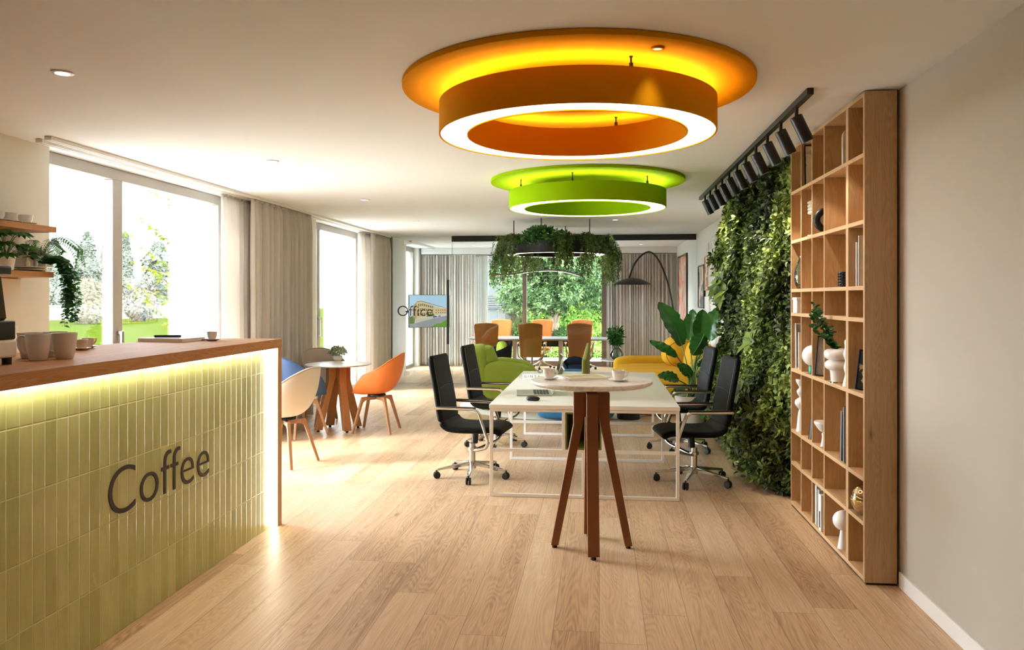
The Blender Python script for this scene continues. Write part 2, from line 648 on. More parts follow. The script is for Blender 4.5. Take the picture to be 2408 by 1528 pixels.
M['lamp_white'] = emit('opal_diffuser', (255, 249, 240), 4.6)
M['lamp_orange'] = emit('warm_uplight', (255, 226, 150), 44.0)
M['lamp_green'] = emit('uplight', (255, 246, 200), 34.0)
M['lamp_planter'] = emit('planter_diffuser', (255, 240, 220), 4.0)
M['led'] = emit('led_strip', (255, 246, 226), 16.0)
M['led_shelf'] = emit('shelf_led_strip', (255, 236, 206), 8.0)
M['lamp_small'] = emit('downlight_lens', (255, 244, 226), 12.0)
M['lamp_dim'] = emit('dim_lens', (255, 226, 150), 2.0, (230, 190, 90))
M['marble'] = marble('white_marble')
M['marble_warm'] = marble('cream_marble', (236, 233, 229), (168, 158, 148), (214, 206, 198))
M['ceramic'] = plain('white_ceramic', (232, 228, 222), .22, var=.02, coat=.3)
M['grey_ceramic'] = plain('pale_grey_stoneware', (228, 224, 220), .25, var=.03, coat=.3)
M['curtain'] = fabric('taupe_curtain_cloth', (238, 232, 226), (226, 219, 212), 300, trans=.4)
M['sheer'] = fabric('white_sheer_cloth', (240, 238, 234), (226, 223, 218), 300, trans=.45)
M['rug'] = fabric('cream_wool', (226, 220, 210), (206, 198, 186), 160)
M['lime'] = fabric('lime_cotton', (152, 170, 64), (138, 156, 54), 240, folds=True)
M['yellow'] = fabric('mustard_wool', (206, 156, 30), (188, 140, 22), 240, folds=False)
M['yellow_dark'] = fabric('mustard_piping_and_gap_shade', (150, 100, 14), None, 240)
M['blue'] = fabric('petrol_wool', (52, 112, 150), (40, 96, 134), 240)
M['navy'] = fabric('navy_wool', (26, 36, 56), (20, 28, 46), 240)
M['sh_orange'] = plain('orange_shell', (224, 122, 58), .45, var=.02, spec=.4)
M['sh_white'] = plain('cream_shell', (216, 204, 190), .45, var=.02, spec=.4)
M['sh_blue'] = plain('blue_shell', (58, 86, 126), .5, var=.03, spec=.4)
M['sh_taupe'] = plain('taupe_shell', (168, 152, 138), .5, var=.03, spec=.4)
M['tan'] = plain('cognac_leather', (232, 146, 72), .45, var=.08, scale=50, bump=.2, bscale=300)
M['glass'] = glassmat('clear_pane', (250, 252, 252), .7)
M['glass_wall'] = glassmat('partition_glass', (240, 246, 246), 1.0, 1.5)
M['glass_vase'] = glassmat('vase_glass', (238, 244, 240), .9, 1.45)
M['letters'] = plain('dark_brown_lettering', (44, 30, 26), .5)
M['letters_black'] = plain('black_vinyl', (36, 34, 34), .5)
M['steel'] = plain('brushed_steel', (186, 182, 176), .3, metal=1.0, var=.04)
M['paper'] = plain('white_paper', (240, 236, 228), .7, var=.02)
M['soil'] = plain('dark_soil', (52, 38, 28), .95, var=.3, scale=80)
M['bark'] = plain('grey_brown_bark', (146, 122, 100), .9, var=.25, scale=30, bump=.5, bscale=60)
M['twig'] = plain('dark_twig', (92, 70, 48), .8, var=.2)
M['stem'] = plain('green_stem', (78, 108, 44), .5, var=.15)
M['concrete'] = plain('grey_concrete', (74, 72, 70), .85, var=.12, scale=7, bump=.2, bscale=30)
M['wall_leaf'] = leafmat('living_wall_leaf', [(0, (44, 48, 32)), (.3, (66, 80, 38)), (.65, (120, 138, 56)), (1, (184, 196, 100))], .45, .12, .3)
M['fern'] = leafmat('fern_leaf', [(0, (46, 64, 28)), (.5, (80, 104, 42)), (1, (128, 150, 66))], .5, .15)
M['ivy'] = leafmat('ivy_leaf', [(0, (30, 74, 30)), (.6, (56, 112, 44)), (1, (100, 150, 70))], .4, .3)
M['pale_leaf'] = leafmat('variegated_leaf', [(0, (96, 124, 84)), (.6, (150, 172, 128)), (1, (206, 214, 178))], .4, .15)
M['banana'] = plain('bird_of_paradise_leaf', (56, 108, 44), .34, var=.18, scale=10, spec=.5)
M['banana_rib'] = plain('leaf_midrib', (120, 156, 84), .4)
M['tree_leaf'] = leafmat('evergreen_tree_leaf', [(0, (32, 46, 23)), (.5, (62, 82, 40)), (1, (118, 134, 78))], .6, .22, .2)
M['young_leaf'] = leafmat('young_leaf', [(0, (70, 88, 12)), (1, (104, 108, 24))], .7, .3, .0)
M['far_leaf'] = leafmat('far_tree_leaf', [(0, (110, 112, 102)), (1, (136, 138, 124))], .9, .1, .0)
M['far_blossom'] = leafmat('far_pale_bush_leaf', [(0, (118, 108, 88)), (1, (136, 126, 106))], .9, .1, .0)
M['hedge_leaf'] = leafmat('hedge_leaf', [(0, (22, 38, 20)), (1, (54, 76, 36))], .8, .15, .05)
M['lime_leaf'] = leafmat('bright_shrub_leaf', [(0, (72, 104, 32)), (1, (146, 168, 76))], .7, .25, .05)
M['olive_plant'] = leafmat('herb_leaf', [(0, (112, 124, 84)), (1, (172, 182, 140))], .6, .1)
# ================================================================== ROOM SHELL
H = 2.76
XL, XR, XR2 = -4.2, 1.66, 1.76
YB, YP, YE = -3.6, 14.6, 18.35      # wall behind the camera, glass partition, garden wall
WX = -4.36                          # window plane

def wallbox(name, x0, x1, y0, y1, z0, z1, mat='wall'):
    return struct(MB().bb(x0, x1, y0, y1, z0, z1).build(name, M[mat], bevel=0.002))

wallbox('floor', XL - .45, XR2 + .25, YB - .1, YE + .18, -.12, 0, 'floor')
wallbox('ceiling', XL - .45, XR2 + .25, YB - .1, YE + .18, H, H + .14, 'ceiling')
W1 = (5.62, 8.62); W2 = (11.35, 13.72); W3 = (16.85, 18.05)
wallbox('wall_left', XL - .4, XL, YB, W1[0], 0, H)
wallbox('wall_left_pier', XL - .4, XL, W1[1], W2[0], 0, H)
wallbox('wall_left_corner', XL - .4, XL, W2[1], W3[0], 0, H)
wallbox('wall_left_end', XL - .4, XL, W3[1], YE + .2, 0, H)
wallbox('trim_1', XL, -3.92, 14.68, 15.55, 0, H)          # pier beside the glass door
wallbox('wall_right', XR, XR + .2, YB, 6.34, 0, H, 'wall_beige')
wallbox('wall_right_far', XR2, XR2 + .2, 6.34, YE + .2, 0, H)
wallbox('wall_back', XL, XR, YB - .15, YB, 0, H)
# garden wall with its wide window
WB = (x_on(1080, YE), x_on(1427, YE))
wallbox('wall_front_left', XL, WB[0], YE, YE + .2, 0, H)
wallbox('wall_front_right', WB[1], XR2, YE, YE + .2, 0, H)
wallbox('wall_front_top', WB[0], WB[1], YE, YE + .2, 2.66, H)
# baseboards
wallbox('baseboard_right', XR - .014, XR, YB, 4.56, 0, .085, 'white_gloss')
wallbox('baseboard_right_far', XR2 - .014, XR2, 9.9, YE, 0, .085, 'white_gloss')
wallbox('baseboard_left', XL, XL + .014, 8.65, 11.3, 0, .085, 'white_gloss')

def window(n, y0, y1, splits, handle_at=None, depth=.09):
    """sliding window in the left wall: frame, pane(s), handle"""
    o = bpy.data.objects.new('window_%d' % n, None); COL.objects.link(o); o.location = (WX, y0, 0); struct(o)
    L = y1 - y0
    f = MB()
    t = .07
    f.bb(-depth / 2, depth / 2, 0, L, 0, .07)
    f.bb(-depth / 2, depth / 2, 0, L, 2.66, H - .004)
    f.bb(-depth / 2, depth / 2, 0, t, .07, 2.66)
    f.bb(-depth / 2, depth / 2, L - t, L, .07, 2.66)
    for s in splits:
        f.bb(-depth / 2, depth / 2, s - .07, s + .07, .07, 2.66)
    f.build('window_frame', M['alu'], o, bevel=.004)
    edges = [t] + [q for s in splits for q in (s - .07, s + .07)] + [L - t]
    for a, b in zip(edges[::2], edges[1::2]):
        MB().bb(-.004, .004, a, b, .07, 2.66).build('pane', M['glass'], o)
    if handle_at is not None:
        h = MB()
        h.bb(.05, .085, handle_at - .018, handle_at + .018, 1.0, 1.03)
        h.bb(.05, .085, handle_at - .018, handle_at + .018, 1.27, 1.30)
        h.bb(.075, .098, handle_at - .018, handle_at + .018, 1.0, 1.30)
        h.build('window_handle', M['steel'], o, bevel=.003)
    return o

ysp = y_on(266, WX) - W1[0]
window(1, W1[0], W1[1], [ysp], ysp)
ysp2 = y_on(742, WX) - W2[0]
window(2, W2[0], W2[1], [ysp2], ysp2)
window(3, W3[0], W3[1], [])
# garden window
o = bpy.data.objects.new('window_4', None); COL.objects.link(o); o.location = (WB[0], YE + .08, 0); struct(o)
f = MB(); Lb = WB[1] - WB[0]
xm = x_on(1233, YE) - WB[0]
f.bb(0, Lb, -.05, .05, 0, .12); f.bb(0, Lb, -.05, .05, 2.58, 2.66)
for a, b in ((0, .07), (xm - .05, xm + .05), (Lb - .12, Lb)):
    f.bb(a, b, -.05, .05, .12, 2.58)
f.build('window_frame', M['bronze_frame'], o, bevel=.004)
MB().bb(.07, xm - .05, -.004, .004, .12, 2.58).build('pane', M['glass'], o)
MB().bb(xm + .05, Lb - .12, -.004, .004, .12, 2.58).build('pane', M['glass'], o)

# ------------------------------------------------------------------ glass partition of the office
gp = thing('glass_partition', (0, YP, 0), 0, 'frameless glass office partition with black header rail and Office lettering', 'glass partition')
xa, xb, xc = XL + .02, x_on(1063, YP), XR2 - .01
MB().bb(xa, xb + .02, -.025, -.013, .003, H - .004).build('door_pane', M['glass_wall'], gp)
MB().bb(xb - .01, xc, .0, .012, .003, H - .005).build('fixed_pane', M['glass_wall'], gp)
MB().bb(xb, xc, -.04, .03, H - .105, H - .001).build('header_rail', M['black_metal'], gp, bevel=.002)
hx = x_on(1055, YP)
hb = MB(); hb.bb(hx - .022, hx + .022, -.07, -.045, .73, 1.94)
for z in (.85, 1.82): hb.bb(hx - .012, hx + .012, -.05, -.025, z - .02, z + .02)
hb.build('door_handle', M['black_metal'], gp, bevel=.002)

def text_mesh(name, s, size, mat, parent, loc, rot, width=None, depth=.003, spacing=1.0, thin=0.0):
    cu = bpy.data.curves.new(name, 'FONT')
    cu.body = s; cu.size = size; cu.extrude = depth; cu.resolution_u = 6
    cu.space_character = spacing; cu.offset = -thin
    t = bpy.data.objects.new(name + '_src', cu)
    COL.objects.link(t)
    dg = bpy.context.evaluated_depsgraph_get(); dg.update()
    me = bpy.data.meshes.new_from_object(t.evaluated_get(dg))
    bpy.data.objects.remove(t); bpy.data.curves.remove(cu)
    xs = [v.co.x for v in me.vertices]
    x0, x1 = min(xs), max(xs)
    k = width / (x1 - x0) if width else 1.0
    for v in me.vertices:
        v.co.x = (v.co.x - x0) * k
    me.name = name
    me.materials.clear(); me.materials.append(mat)
    o = bpy.data.objects.new(name, me)
    COL.objects.link(o)
    o.parent = parent; o.location = loc; o.rotation_euler = rot
    return o

ox0, ox1 = x_on(936, YP), x_on(1018, YP)
text_mesh('office_lettering', 'Office', .285, M['letters_black'], gp, (ox0, -.029, 1.255), (R(90), 0, 0), ox1 - ox0, .002, 1.0, .003)

# ------------------------------------------------------------------ curtains
def curtain(name, pts_fn, L, z0, z1, folds, amp, mat, label, group=None, loc=(0, 0, 0)):
    """pleated cloth; pts_fn(s) -> (x, y, nx, ny)"""
    nu = folds * 10
    wd = [random.uniform(.55, 1.5) for _ in range(folds)]
    cum = [0.0]
    for q in wd: cum.append(cum[-1] + q)
    ph = [random.uniform(-.5, .5) for _ in range(folds + 2)]
    am = [random.uniform(.55, 1.35) for _ in range(folds + 2)]
    cols = []
    zs = [0, .04, .15, .4, .7, .9, .97, 1.0]
    for i in range(nu + 1):
        q = i / 10
        k = int(q)
        s = (cum[k] + (q - k) * (wd[k] if k < folds else 0)) / cum[-1]
        a = am[k] * (1 - (q - k)) + am[min(k + 1, folds)] * (q - k)
        w = math.sin(2 * PI * q + ph[k] * .5) 
        w = math.copysign(abs(w) ** .75, w) + .35 * math.sin(q * 2.39 + ph[k])
        x, y, nx, ny = pts_fn(s)
        col = []
        for t in zs:
            z = z0 + (z1 - z0) * t
            aa = amp * a * (1.0 if t < .9 else 1.0 - (t - .9) * 3.5)
            sway = .012 * math.sin(q * 1.7 + t * 2.5) * (1 - t)
            col.append((x + nx * (w * aa + sway), y + ny * (w * aa + sway), z))
        cols.append(col)
    m = MB(); m.grid(cols)
    root = thing(name, loc, 0, label, 'curtain', group)
    m.build('cloth', mat, root, solid=.004, angle=80, flip=False)
    hd = MB()
    a, b = pts_fn(0), pts_fn(1)
    hd.bar((a[0], a[1], z1 - .012), (b[0], b[1], z1 - .012), .02, .02)
    hd.build('heading_tape', mat, root)
    return root

def along_y(x, y0, y1):
    return lambda s: (x, y0 + (y1 - y0) * s, 1, 0)

def along_x(y, x0, x1):
    return lambda s: (x0 + (x1 - x0) * s, y, 0, 1)

g1 = 'taupe curtains along the left windows'
XC1, XC2 = -4.06, -3.93
curtain('curtain', along_y(XC1 - .02, y_on(522, XC1), y_on(600, XC1)), 1, .015, H - .035, 9, .045, M['curtain'],
        'pale backlit curtain bunched against the big left window frame', g1)
curtain('curtain', along_y(XC2, y_on(588, XC2), y_on(728, XC2)), 1, .015, H - .035, 17, .05, M['curtain'],
        'widest taupe curtain covering the wall between the two left windows', g1)
curtain('curtain', along_y(XC1 - .02, y_on(846, XC1), y_on(884, XC1)), 1, .015, H - .035, 7, .045, M['curtain'],
        'light curtain beside the narrow left window behind the orange chair', g1)
curtain('curtain', along_y(XC2, y_on(872, XC2), 14.45), 1, .015, H - .035, 7, .05, M['curtain'],
        'taupe curtain ending at the glass office partition on the left', g1)
YC = YE - .13
g2 = 'office curtains at the garden wall'
curtain('curtain', along_x(YC, x_on(992, YC), x_on(1066, YC)), 1, .015, H - .16, 10, .036, M['curtain'],
        'dark taupe office curtain behind the wall-mounted screen', g2)
curtain('curtain', along_x(YC - .09, x_on(1060, YC), x_on(1120, YC)), 1, .015, H - .16, 9, .034, M['curtain'],
        'office curtain of pale stripes left of the garden window', g2)
curtain('curtain', along_x(YC + .08, x_on(1112, YC), x_on(1146, YC)), 1, .015, H - .16, 7, .025, M['sheer'],
        'white sheer curtain at the left edge of the garden window', g2)
curtain('curtain', along_x(YC + .03, x_on(1427, YC), x_on(1455, YC)), 1, .015, H - .16, 5, .035, M['sheer'],
        'white sheer curtain at the right edge of the garden window', g2)
curtain('curtain', along_x(YC - .06, x_on(1448, YC), x_on(1580, YC)), 1, .015, H - .16, 19, .03, M['curtain'],
        'wide taupe office curtain behind the arc lamp', g2)
tag(MB().bb(XL + .05, XR2, YE - .25, YE - .02, H - .14, H - .002).build('curtain_pelmet', M['ceiling'], None, bevel=.003),
    'white boxed pelmet above the garden window curtains', 'pelmet')

def rail(name, x, y0, y1, label):
    m = MB()
    m.bb(x - .028, x + .028, y0, y1, H - .03, H - .001)
    o = m.build(name, M['track_white'], None, bevel=.003)
    tag(o, label, 'curtain rail', 'white ceiling curtain rails')
    MB().bb(x - .006, x + .006, y0 + .02, y1 - .02, H - .032, H - .0285).build('rail_slot', M['alu'], o)
rail('curtain_rail', XC1, 5.32, 14.5, 'white curtain rail on the ceiling nearer the left windows')
rail('curtain_rail', XC2, 5.24, 14.5, 'white curtain rail on the ceiling further from the left windows')
rail('curtain_rail', -3.8, 15.6, 17.9, 'short white curtain rail on the office ceiling at left')

# ------------------------------------------------------------------ recessed ceiling lights
def spot(parent, loc, power, size, blend, color=(1, .95, .88), rot=None, radius=.04):
    ld = bpy.data.lights.new('spot_beam', 'SPOT')
    ld.energy = power; ld.spot_size = R(size); ld.spot_blend = blend; ld.color = color; ld.shadow_soft_size = radius
    lo = bpy.data.objects.new('spot_beam', ld)
    COL.objects.link(lo)
    lo.parent = parent; lo.location = loc
    if rot: lo.rotation_euler = rot
    return lo

DL_POWER = 15
def downlight(x, y, z=H, label='', power=None, lens='lamp_small', trim='white_gloss'):
    root = thing('downlight', (x, y, z), 0, label, 'ceiling light', 'recessed ceiling downlights')
    m = MB(); m.lathe([(.034, -.001), (.052, -.001), (.055, -.006), (.05, -.009), (.036, -.008), (.034, -.003)], 28, closed=True)
    m.build('trim_ring', M[trim], root)
    m = MB(); m.lathe([(0, -.004), (.034, -.004), (.034, -.0015), (0, -.0015)], 24)
    m.build('lens', M[lens], root)
    spot(root, (0, 0, -.014), power or DL_POWER, 95, .7)
    return root
def ceil_pt(px, py): return fl(px, py, H)
for px, py, lb in ((147, 170, 'recessed ceiling light nearest the camera above the coffee counter'),
                   (640, 378, 'recessed ceiling light over the end of the coffee counter'),
                   (858, 469, 'recessed ceiling light above the orange chair'),
                   (978, 520, 'recessed ceiling light nearest the glass office partition'),
                   (1447, 516, 'recessed ceiling light right of the planter ring'),
                   (1112, 577, 'small recessed ceiling light inside the glass office')):
    x, y = ceil_pt(px, py)
    downlight(x, y, H, lb)
downlight(.262, 3.615, H - .0285, 'recessed ceiling light in the orange ceiling disc', 7, 'lamp_dim', 'orange_paint').scale = (.6, .6, 1)
for x, y in ((-2.6, 17.2), (.9, 17.2), (.9, 15.6), (-2.6, 15.6), (-1.0, 17.9)):  # extra lights, added to brighten the office behind the glass
    downlight(x, y, H, 'extra recessed ceiling light added to brighten the glass office', 110)
for x, y in ((-2.75, 1.2), (-.2, .9), (.95, 2.3), (-1.6, -1.4), (.7, -1.2)):  # unseen lights, added behind the camera to lift the foreground
    downlight(x, y, H, 'unseen recessed ceiling light added behind the viewpoint to light the foreground', 12)

# ------------------------------------------------------------------ ring pendants
def ring_lamp(name, x, y, Rd, Ro, Ri, z0, z1, felt, up, label, rods):
    root = thing(name, (x, y, 0), 0, label, 'pendant lamp', 'felt ring pendants')
    m = MB(); m.lathe([(0, H - .001), (Rd, H - .001), (Rd, H - .028), (0, H - .028)], 96)
    m.build('ceiling_disc', felt, root, bevel=.003)
    t = .016
    m = MB()
    m.lathe([(Ro, z0), (Ro, z1), (Ro - t, z1), (Ro - t, z1 - .03), (Ri + t, z1 - .03), (Ri + t, z1), (Ri, z1), (Ri, z0),
             (Ri + t * .55, z0), (Ri + t * .55, z0 + .02), (Ro - t * .55, z0 + .02), (Ro - t * .55, z0)], 96, closed=True)
    m.build('ring_shade', felt, root, angle=30)
    m = MB(); m.lathe([(Ri + t * .55, z0 + .006), (Ro - t * .55, z0 + .006), (Ro - t * .55, z0 + .014), (Ri + t * .55, z0 + .014)], 96, closed=True)
    m.build('diffuser', M['lamp_white'], root)
    mid = (Ro + Ri) / 2
    m = MB(); m.lathe([(mid - .013, z1 - .0295), (mid + .013, z1 - .0295), (mid + .013, z1 - .027), (mid - .013, z1 - .027)], 96, closed=True)
    m.build('uplight_strip', up, root)
    for a in rods:
        px, py = mid * math.cos(R(a)), mid * math.sin(R(a))
        m = MB()
        m.tube([(px, py, z1 - .03), (px, py, H - .028)], .005, 8)
        m.tube([(px, py, z1 - .012), (px, py, z1 + .04)], .011, 10)
        m.tube([(px, py, H - .034), (px, py, H - .028)], .009, 12)
        m.build('suspension_rod', M['black_metal'], root)
    return root
ring_lamp('ring_pendant_lamp', -.125, 4.34, .95, .752, .592, 2.487, 2.66, M['orange_paint'], M['lamp_orange'],
          'big orange felt ring lamp below an orange ceiling disc', (-66, 192, 70, 24))
ring_lamp('ring_pendant_lamp', -.12, 7.8, .95, .77, .61, 2.475, 2.645, M['green_paint'], M['lamp_green'],
          'lime green felt ring lamp below a green ceiling disc', (-100, -35, 205, 80))

# planter ring
px_, py_ = -.66, 12.06
root = thing('planter_ring_lamp', (px_, py_, 0), 0, 'dark hanging ring planter with overflowing ferns and a lit underside', 'hanging planter')
Ro, Ri, z0, z1 = .765, .60, 2.255, 2.43
m = MB(); m.lathe([(Ro, z0), (Ro, z1), (Ro - .012, z1), (Ro - .012, z1 - .06), (Ri + .012, z1 - .06), (Ri + .012, z1), (Ri, z1), (Ri, z0),
                   (Ri + .01, z0), (Ri + .01, z0 + .02), (Ro - .01, z0 + .02), (Ro - .01, z0)], 80, closed=True)
m.build('ring_trough', M['black_metal'], root, angle=30)
m = MB(); m.lathe([(Ri + .01, z0 + .004), (Ro - .01, z0 + .004), (Ro - .01, z0 + .014), (Ri + .01, z0 + .014)], 80, closed=True)
m.build('diffuser', M['lamp_planter'], root)
m = MB(); m.lathe([(Ri + .012, z1 - .055), (Ro - .012, z1 - .055), (Ro - .012, z1 - .035), (Ri + .012, z1 - .035)], 60, closed=True)
m.build('soil', M['soil'], root)
for a in (205, -105, -40, 80):
    q = .68
    m = MB(); m.tube([(q * math.cos(R(a)), q * math.sin(R(a)), z1 - .03), (q * math.cos(R(a)), q * math.sin(R(a)), H)], .007, 8)
    m.build('suspension_rod', M['black_metal'], root)

def trailing(name, parent, a0, a1, n, lmin, lmax, mat, rr=(.62, .78), up=.14):
    """hanging fronds rooted along an arc of the trough"""
    P, D, N, L, T = [], [], [], [], []
    sm = MB()
    for i in range(n):
        a = R(random.uniform(a0, a1)); r = random.uniform(*rr)
        out = 1 if random.random() < .8 else -1
        ln = random.uniform(lmin, lmax)
        s0 = Vector((r * math.cos(a), r * math.sin(a), z1 - .03))
        o = Vector((math.cos(a), math.sin(a), 0)) * out
        reach = random.uniform(.08, .26)
        p1 = s0 + o * reach * .5 + Vector((0, 0, random.uniform(.05, up)))
        p2 = s0 + o * reach + Vector((0, 0, -ln * .35))
        p3 = s0 + o * (reach + random.uniform(-.02, .05)) + Vector((random.uniform(-.04, .04), random.uniform(-.04, .04), -ln))
        path = bez([s0, p1, p2, p3], 6)
        tint = random.uniform(.1, .9)
        for k in range(1, len(path)):
            seg = path[k] - path[k - 1]
            for h in range(7):
                q = path[k - 1] + seg * random.random()
                d = seg.normalized() * .6 + Vector((random.gauss(0, 1), random.gauss(0, 1), random.gauss(-.1, .6))) * .8
                P.append(q); D.append(d); N.append((random.gauss(0, .5) + o.x * .6, random.gauss(0, .5) + o.y * .6, 1)); 
                L.append(random.uniform(.024, .05)); T.append(min(1, max(0, tint + random.gauss(0, .2))))
    L = np.array(L)
    leaves(name, np.array([tuple(p) for p in P]), np.array([tuple(d) for d in D]), np.array(N), L, L * .42, mat, parent, fine=False, tint=T)

for a0, a1, n, l0, l1 in ((166, 228, 85, .2, .62), (270, 292, 34, .12, .46), (296, 322, 26, .1, .26), (-28, 34, 95, .2, .62), (60, 100, 24, .15, .36), (110, 160, 36, .15, .42)):
    trailing('trailing_fern', root, a0, a1, n, l0, l1, M['fern'])
C, AX = [], []
for i in range(190):
    a = R(random.gauss(256, 13)); r = random.uniform(.62, .8)
    C.append((r * math.cos(a), r * math.sin(a), z1 + random.uniform(-.04, .2) * (1 - abs(math.degrees(a) - 256) / 60))); AX.append((math.cos(a) * .6, math.sin(a) * .6, random.uniform(-.2, 1)))
P, D, N, L, W, I = rosettes(C, AX, (5, 7), .05, .026)
leaves('bushy_shrub', P, D, N, L, W, M['ivy'], root, fine=False)

# ------------------------------------------------------------------ track spots
TX = 1.16
root = thing('track_light', (TX, 4.5, H), 0, 'black ceiling track with eleven cylindrical spotlights aimed at the living wall', 'track light')
MB().bb(-.018, .018, 0, 4.75, -.036, 0).build('track', M['black_metal'], root, bevel=.002)
for i in range(11):
    y = .31 + i * .404
    ax = Vector((.42, 0, -.9)).normalized()
    top = Vector((-.005, y, -.088))
    m = MB(); m.tube([(0, y, -.036), (0, y, -.1)], .011, 10)
    st = m.build('spot_stem', M['black_metal'], root)
    m = MB()
    rot = ax.to_track_quat('Z', 'Y').to_matrix()
    m.lathe([(0, 0), (.033, 0), (.037, .005), (.037, .165), (.03, .165), (.03, .14), (0, .14)], 24, tuple(top), 0, rot)
    hd = m.build('spot_head', M['black_metal'], root, angle=30)
    m = MB(); m.lathe([(0, .143), (.028, .143), (.028, .147), (0, .147)], 20, tuple(top), 0, rot)
    m.build('spot_lens', M['lamp_small'], hd)
    e = (-ax).to_track_quat('Z', 'Y').to_euler()
    spot(hd, tuple(top + ax * .17), 40 if i > 2 else 16, 58, .6, (1, .9, .76), e, .02)
# ================================================================== COFFEE COUNTER
CXF, CXB, CYE, CYS, CZ = -2.235, -3.05, 5.36, -.6, 1.31
root = thing('coffee_counter', (0, 0, 0), 0, 'long coffee counter with oak waterfall top, green tiled front and Coffee lettering', 'counter')
MB().bb(CXB, CXF, CYS, CYE, CZ - .062, CZ).build('worktop', M['oak_y'], root, bevel=.002)
MB().bb(CXB, CXF, CYE - .062, CYE, .001, CZ - .062).build('end_panel', M['oak_z'], root, bevel=.002)
TXF = CXF - .05
MB().bb(TXF - .03, TXF, CYS, CYE - .062, .001, CZ - .063).build('tiled_front', M['tile'], root)
MB().bb(CXB + .04, CXB + .06, CYS, CYE - .062, .001, CZ - .063).build('rear_panel', M['oak_z'], root)
MB().bb(TXF + .004, CXF - .008, CYS, CYE - .064, CZ - .066, CZ - .0625).build('led_strip', M['led'], root)
MB().bb(TXF + .004, CXF - .008, CYE - .066, CYE - .0625, .004, CZ - .067).build('led_strip', M['led'], root)
yc0, yc1 = y_on(254, TXF), y_on(491, TXF)
text_mesh('coffee_lettering', 'Coffee', .338, M['letters'], root, (TXF + .002, yc0, .56), (R(90), 0, R(90)), yc1 - yc0, .002, 1.0, .0045)

# ---- things on the counter
def pt(px, py, z): return fl(px, py, z)

def coffee_machine():
    x, y = -2.54, 3.2
    r = thing('coffee_machine', (x, y, CZ), 0, 'steel and black coffee machine at the near end of the counter', 'coffee machine')
    m = MB(); m.bb(-.42, 0, -.34, 0, .03, .108); m.build('base', M['white_gloss'], r, bevel=.012, seg=3)
    m = MB(); m.bb(-.415, -.006, -.335, -.006, .108, .19); m.build('drip_tray', M['black'], r, bevel=.006)
    m = MB(); m.prism([(-.40, .19), (-.035, .19), (-.06, .39), (-.37, .39)], -.33, -.02, lambda u, v, t: (u, t, v))
    m.build('body', M['black'], r, bevel=.012)
    m = MB(); m.prism([(-.030, .2), (-.028, .202), (-.053, .382), (-.055, .38)], -.315, -.035, lambda u, v, t: (u, t, v))
    m.build('front_panel', M['glass_dark'], r)
    m = MB(); m.bb(-.39, -.02, -.34, -.008, .39, .43); m.build('lid', M['black_metal'], r, bevel=.01)
    m = MB(); m.bb(-.24, -.17, -.06, .0, .16, .30); m.tube([(-.2, -.03, .3), (-.2, -.03, .2)], .014, 12); m.build('spout', M['steel'], r, bevel=.006)
    for sx in (-.38, -.03):
        for sy in (-.3, -.03):
            m = MB(); m.lathe([(0, 0), (.018, 0), (.02, .03), (0, .03)], 16, (sx, sy, 0)); m.build('foot', M['black'], r)
M['glass_dark'] = plain('dark_glass_front', (84, 76, 68), .08, var=.02, coat=.5)
coffee_machine()

def handle_path(r, z0, z1, out, n=10):
    return bez([(r - .004, 0, z1), (r + out * .75, 0, z1 + .004), (r + out, 0, (z0 + z1) / 2 + .012), (r + out * .55, 0, z0 + .006), (r - .006, 0, z0 - .006)], 6)

def mug():
    r = thing('mug', (0, 0, 0))
    m = MB(); m.lathe([(0, .002), (.034, 0), (.038, .004), (.045, .04), (.0525, .1), (.055, .122), (.0525, .122), (.05, .1), (.0425, .04), (.036, .01), (0, .01)], 36)
    b = m.build('bowl', M['grey_ceramic'], r)
    m = MB(); m.tube(handle_path(.05, .035, .105, .034), .0062, 10, flat=1.3); m.build('handle', M['grey_ceramic'], r)
    return r
g = 'pale grey mugs on the counter'
proto = mug()
for i, (x, y, rz, lb) in enumerate(((-2.587, 3.386, 200, 'pale grey mug closest to the coffee machine, front row'), (-2.53, 3.49, 200, 'pale grey mug of the front row, nearer the patterned cups'),
                                    (-2.708, 3.49, 150, 'pale grey mug behind, next to the coffee machine'), (-2.66, 3.6, 150, 'pale grey mug behind, nearer the patterned cups'))):
    o = proto if i == 0 else copy_tree(proto)
    o.location = (x, y, CZ + .001); o.rotation_euler.z = R(rz); tag(o, lb, 'mug', g)

M['pattern_cup'] = None
def lacemat(name, base, ink, z0, z1, sc=150.0):
    m = NT(name)
    tc = m.n('TexCoord').outputs['Object']
    sp = m.n('SeparateXYZ'); m.l(tc, sp.inputs[0])
    v = m.n('TexVoronoi', feature='DISTANCE_TO_EDGE'); v.inputs['Scale'].default_value = sc; m.l(tc, v.inputs['Vector'])
    d = m.math('LESS_THAN', v.outputs['Distance'], .06)
    band = m.math('MULTIPLY', m.math('GREATER_THAN', sp.outputs[2], z0), m.math('LESS_THAN', sp.outputs[2], z1))
    m.l(m.mix(m.math('MULTIPLY', m.math('MULTIPLY', d, band), .5), lin(base), lin(ink)), m.b.inputs['Base Color'])
    m.set(Roughness=.25)
    return m.mat
M['pattern_cup'] = lacemat('lace_patterned_china', (224, 206, 190), (160, 132, 118), .012, .05)
M['blue_cup'] = lacemat('blue_rimmed_china', (234, 226, 216), (128, 130, 160), .045, .066, 160.0)
M['flower_cup'] = lacemat('flower_patterned_china', (234, 226, 216), (136, 110, 100), .03, .062, 70.0)

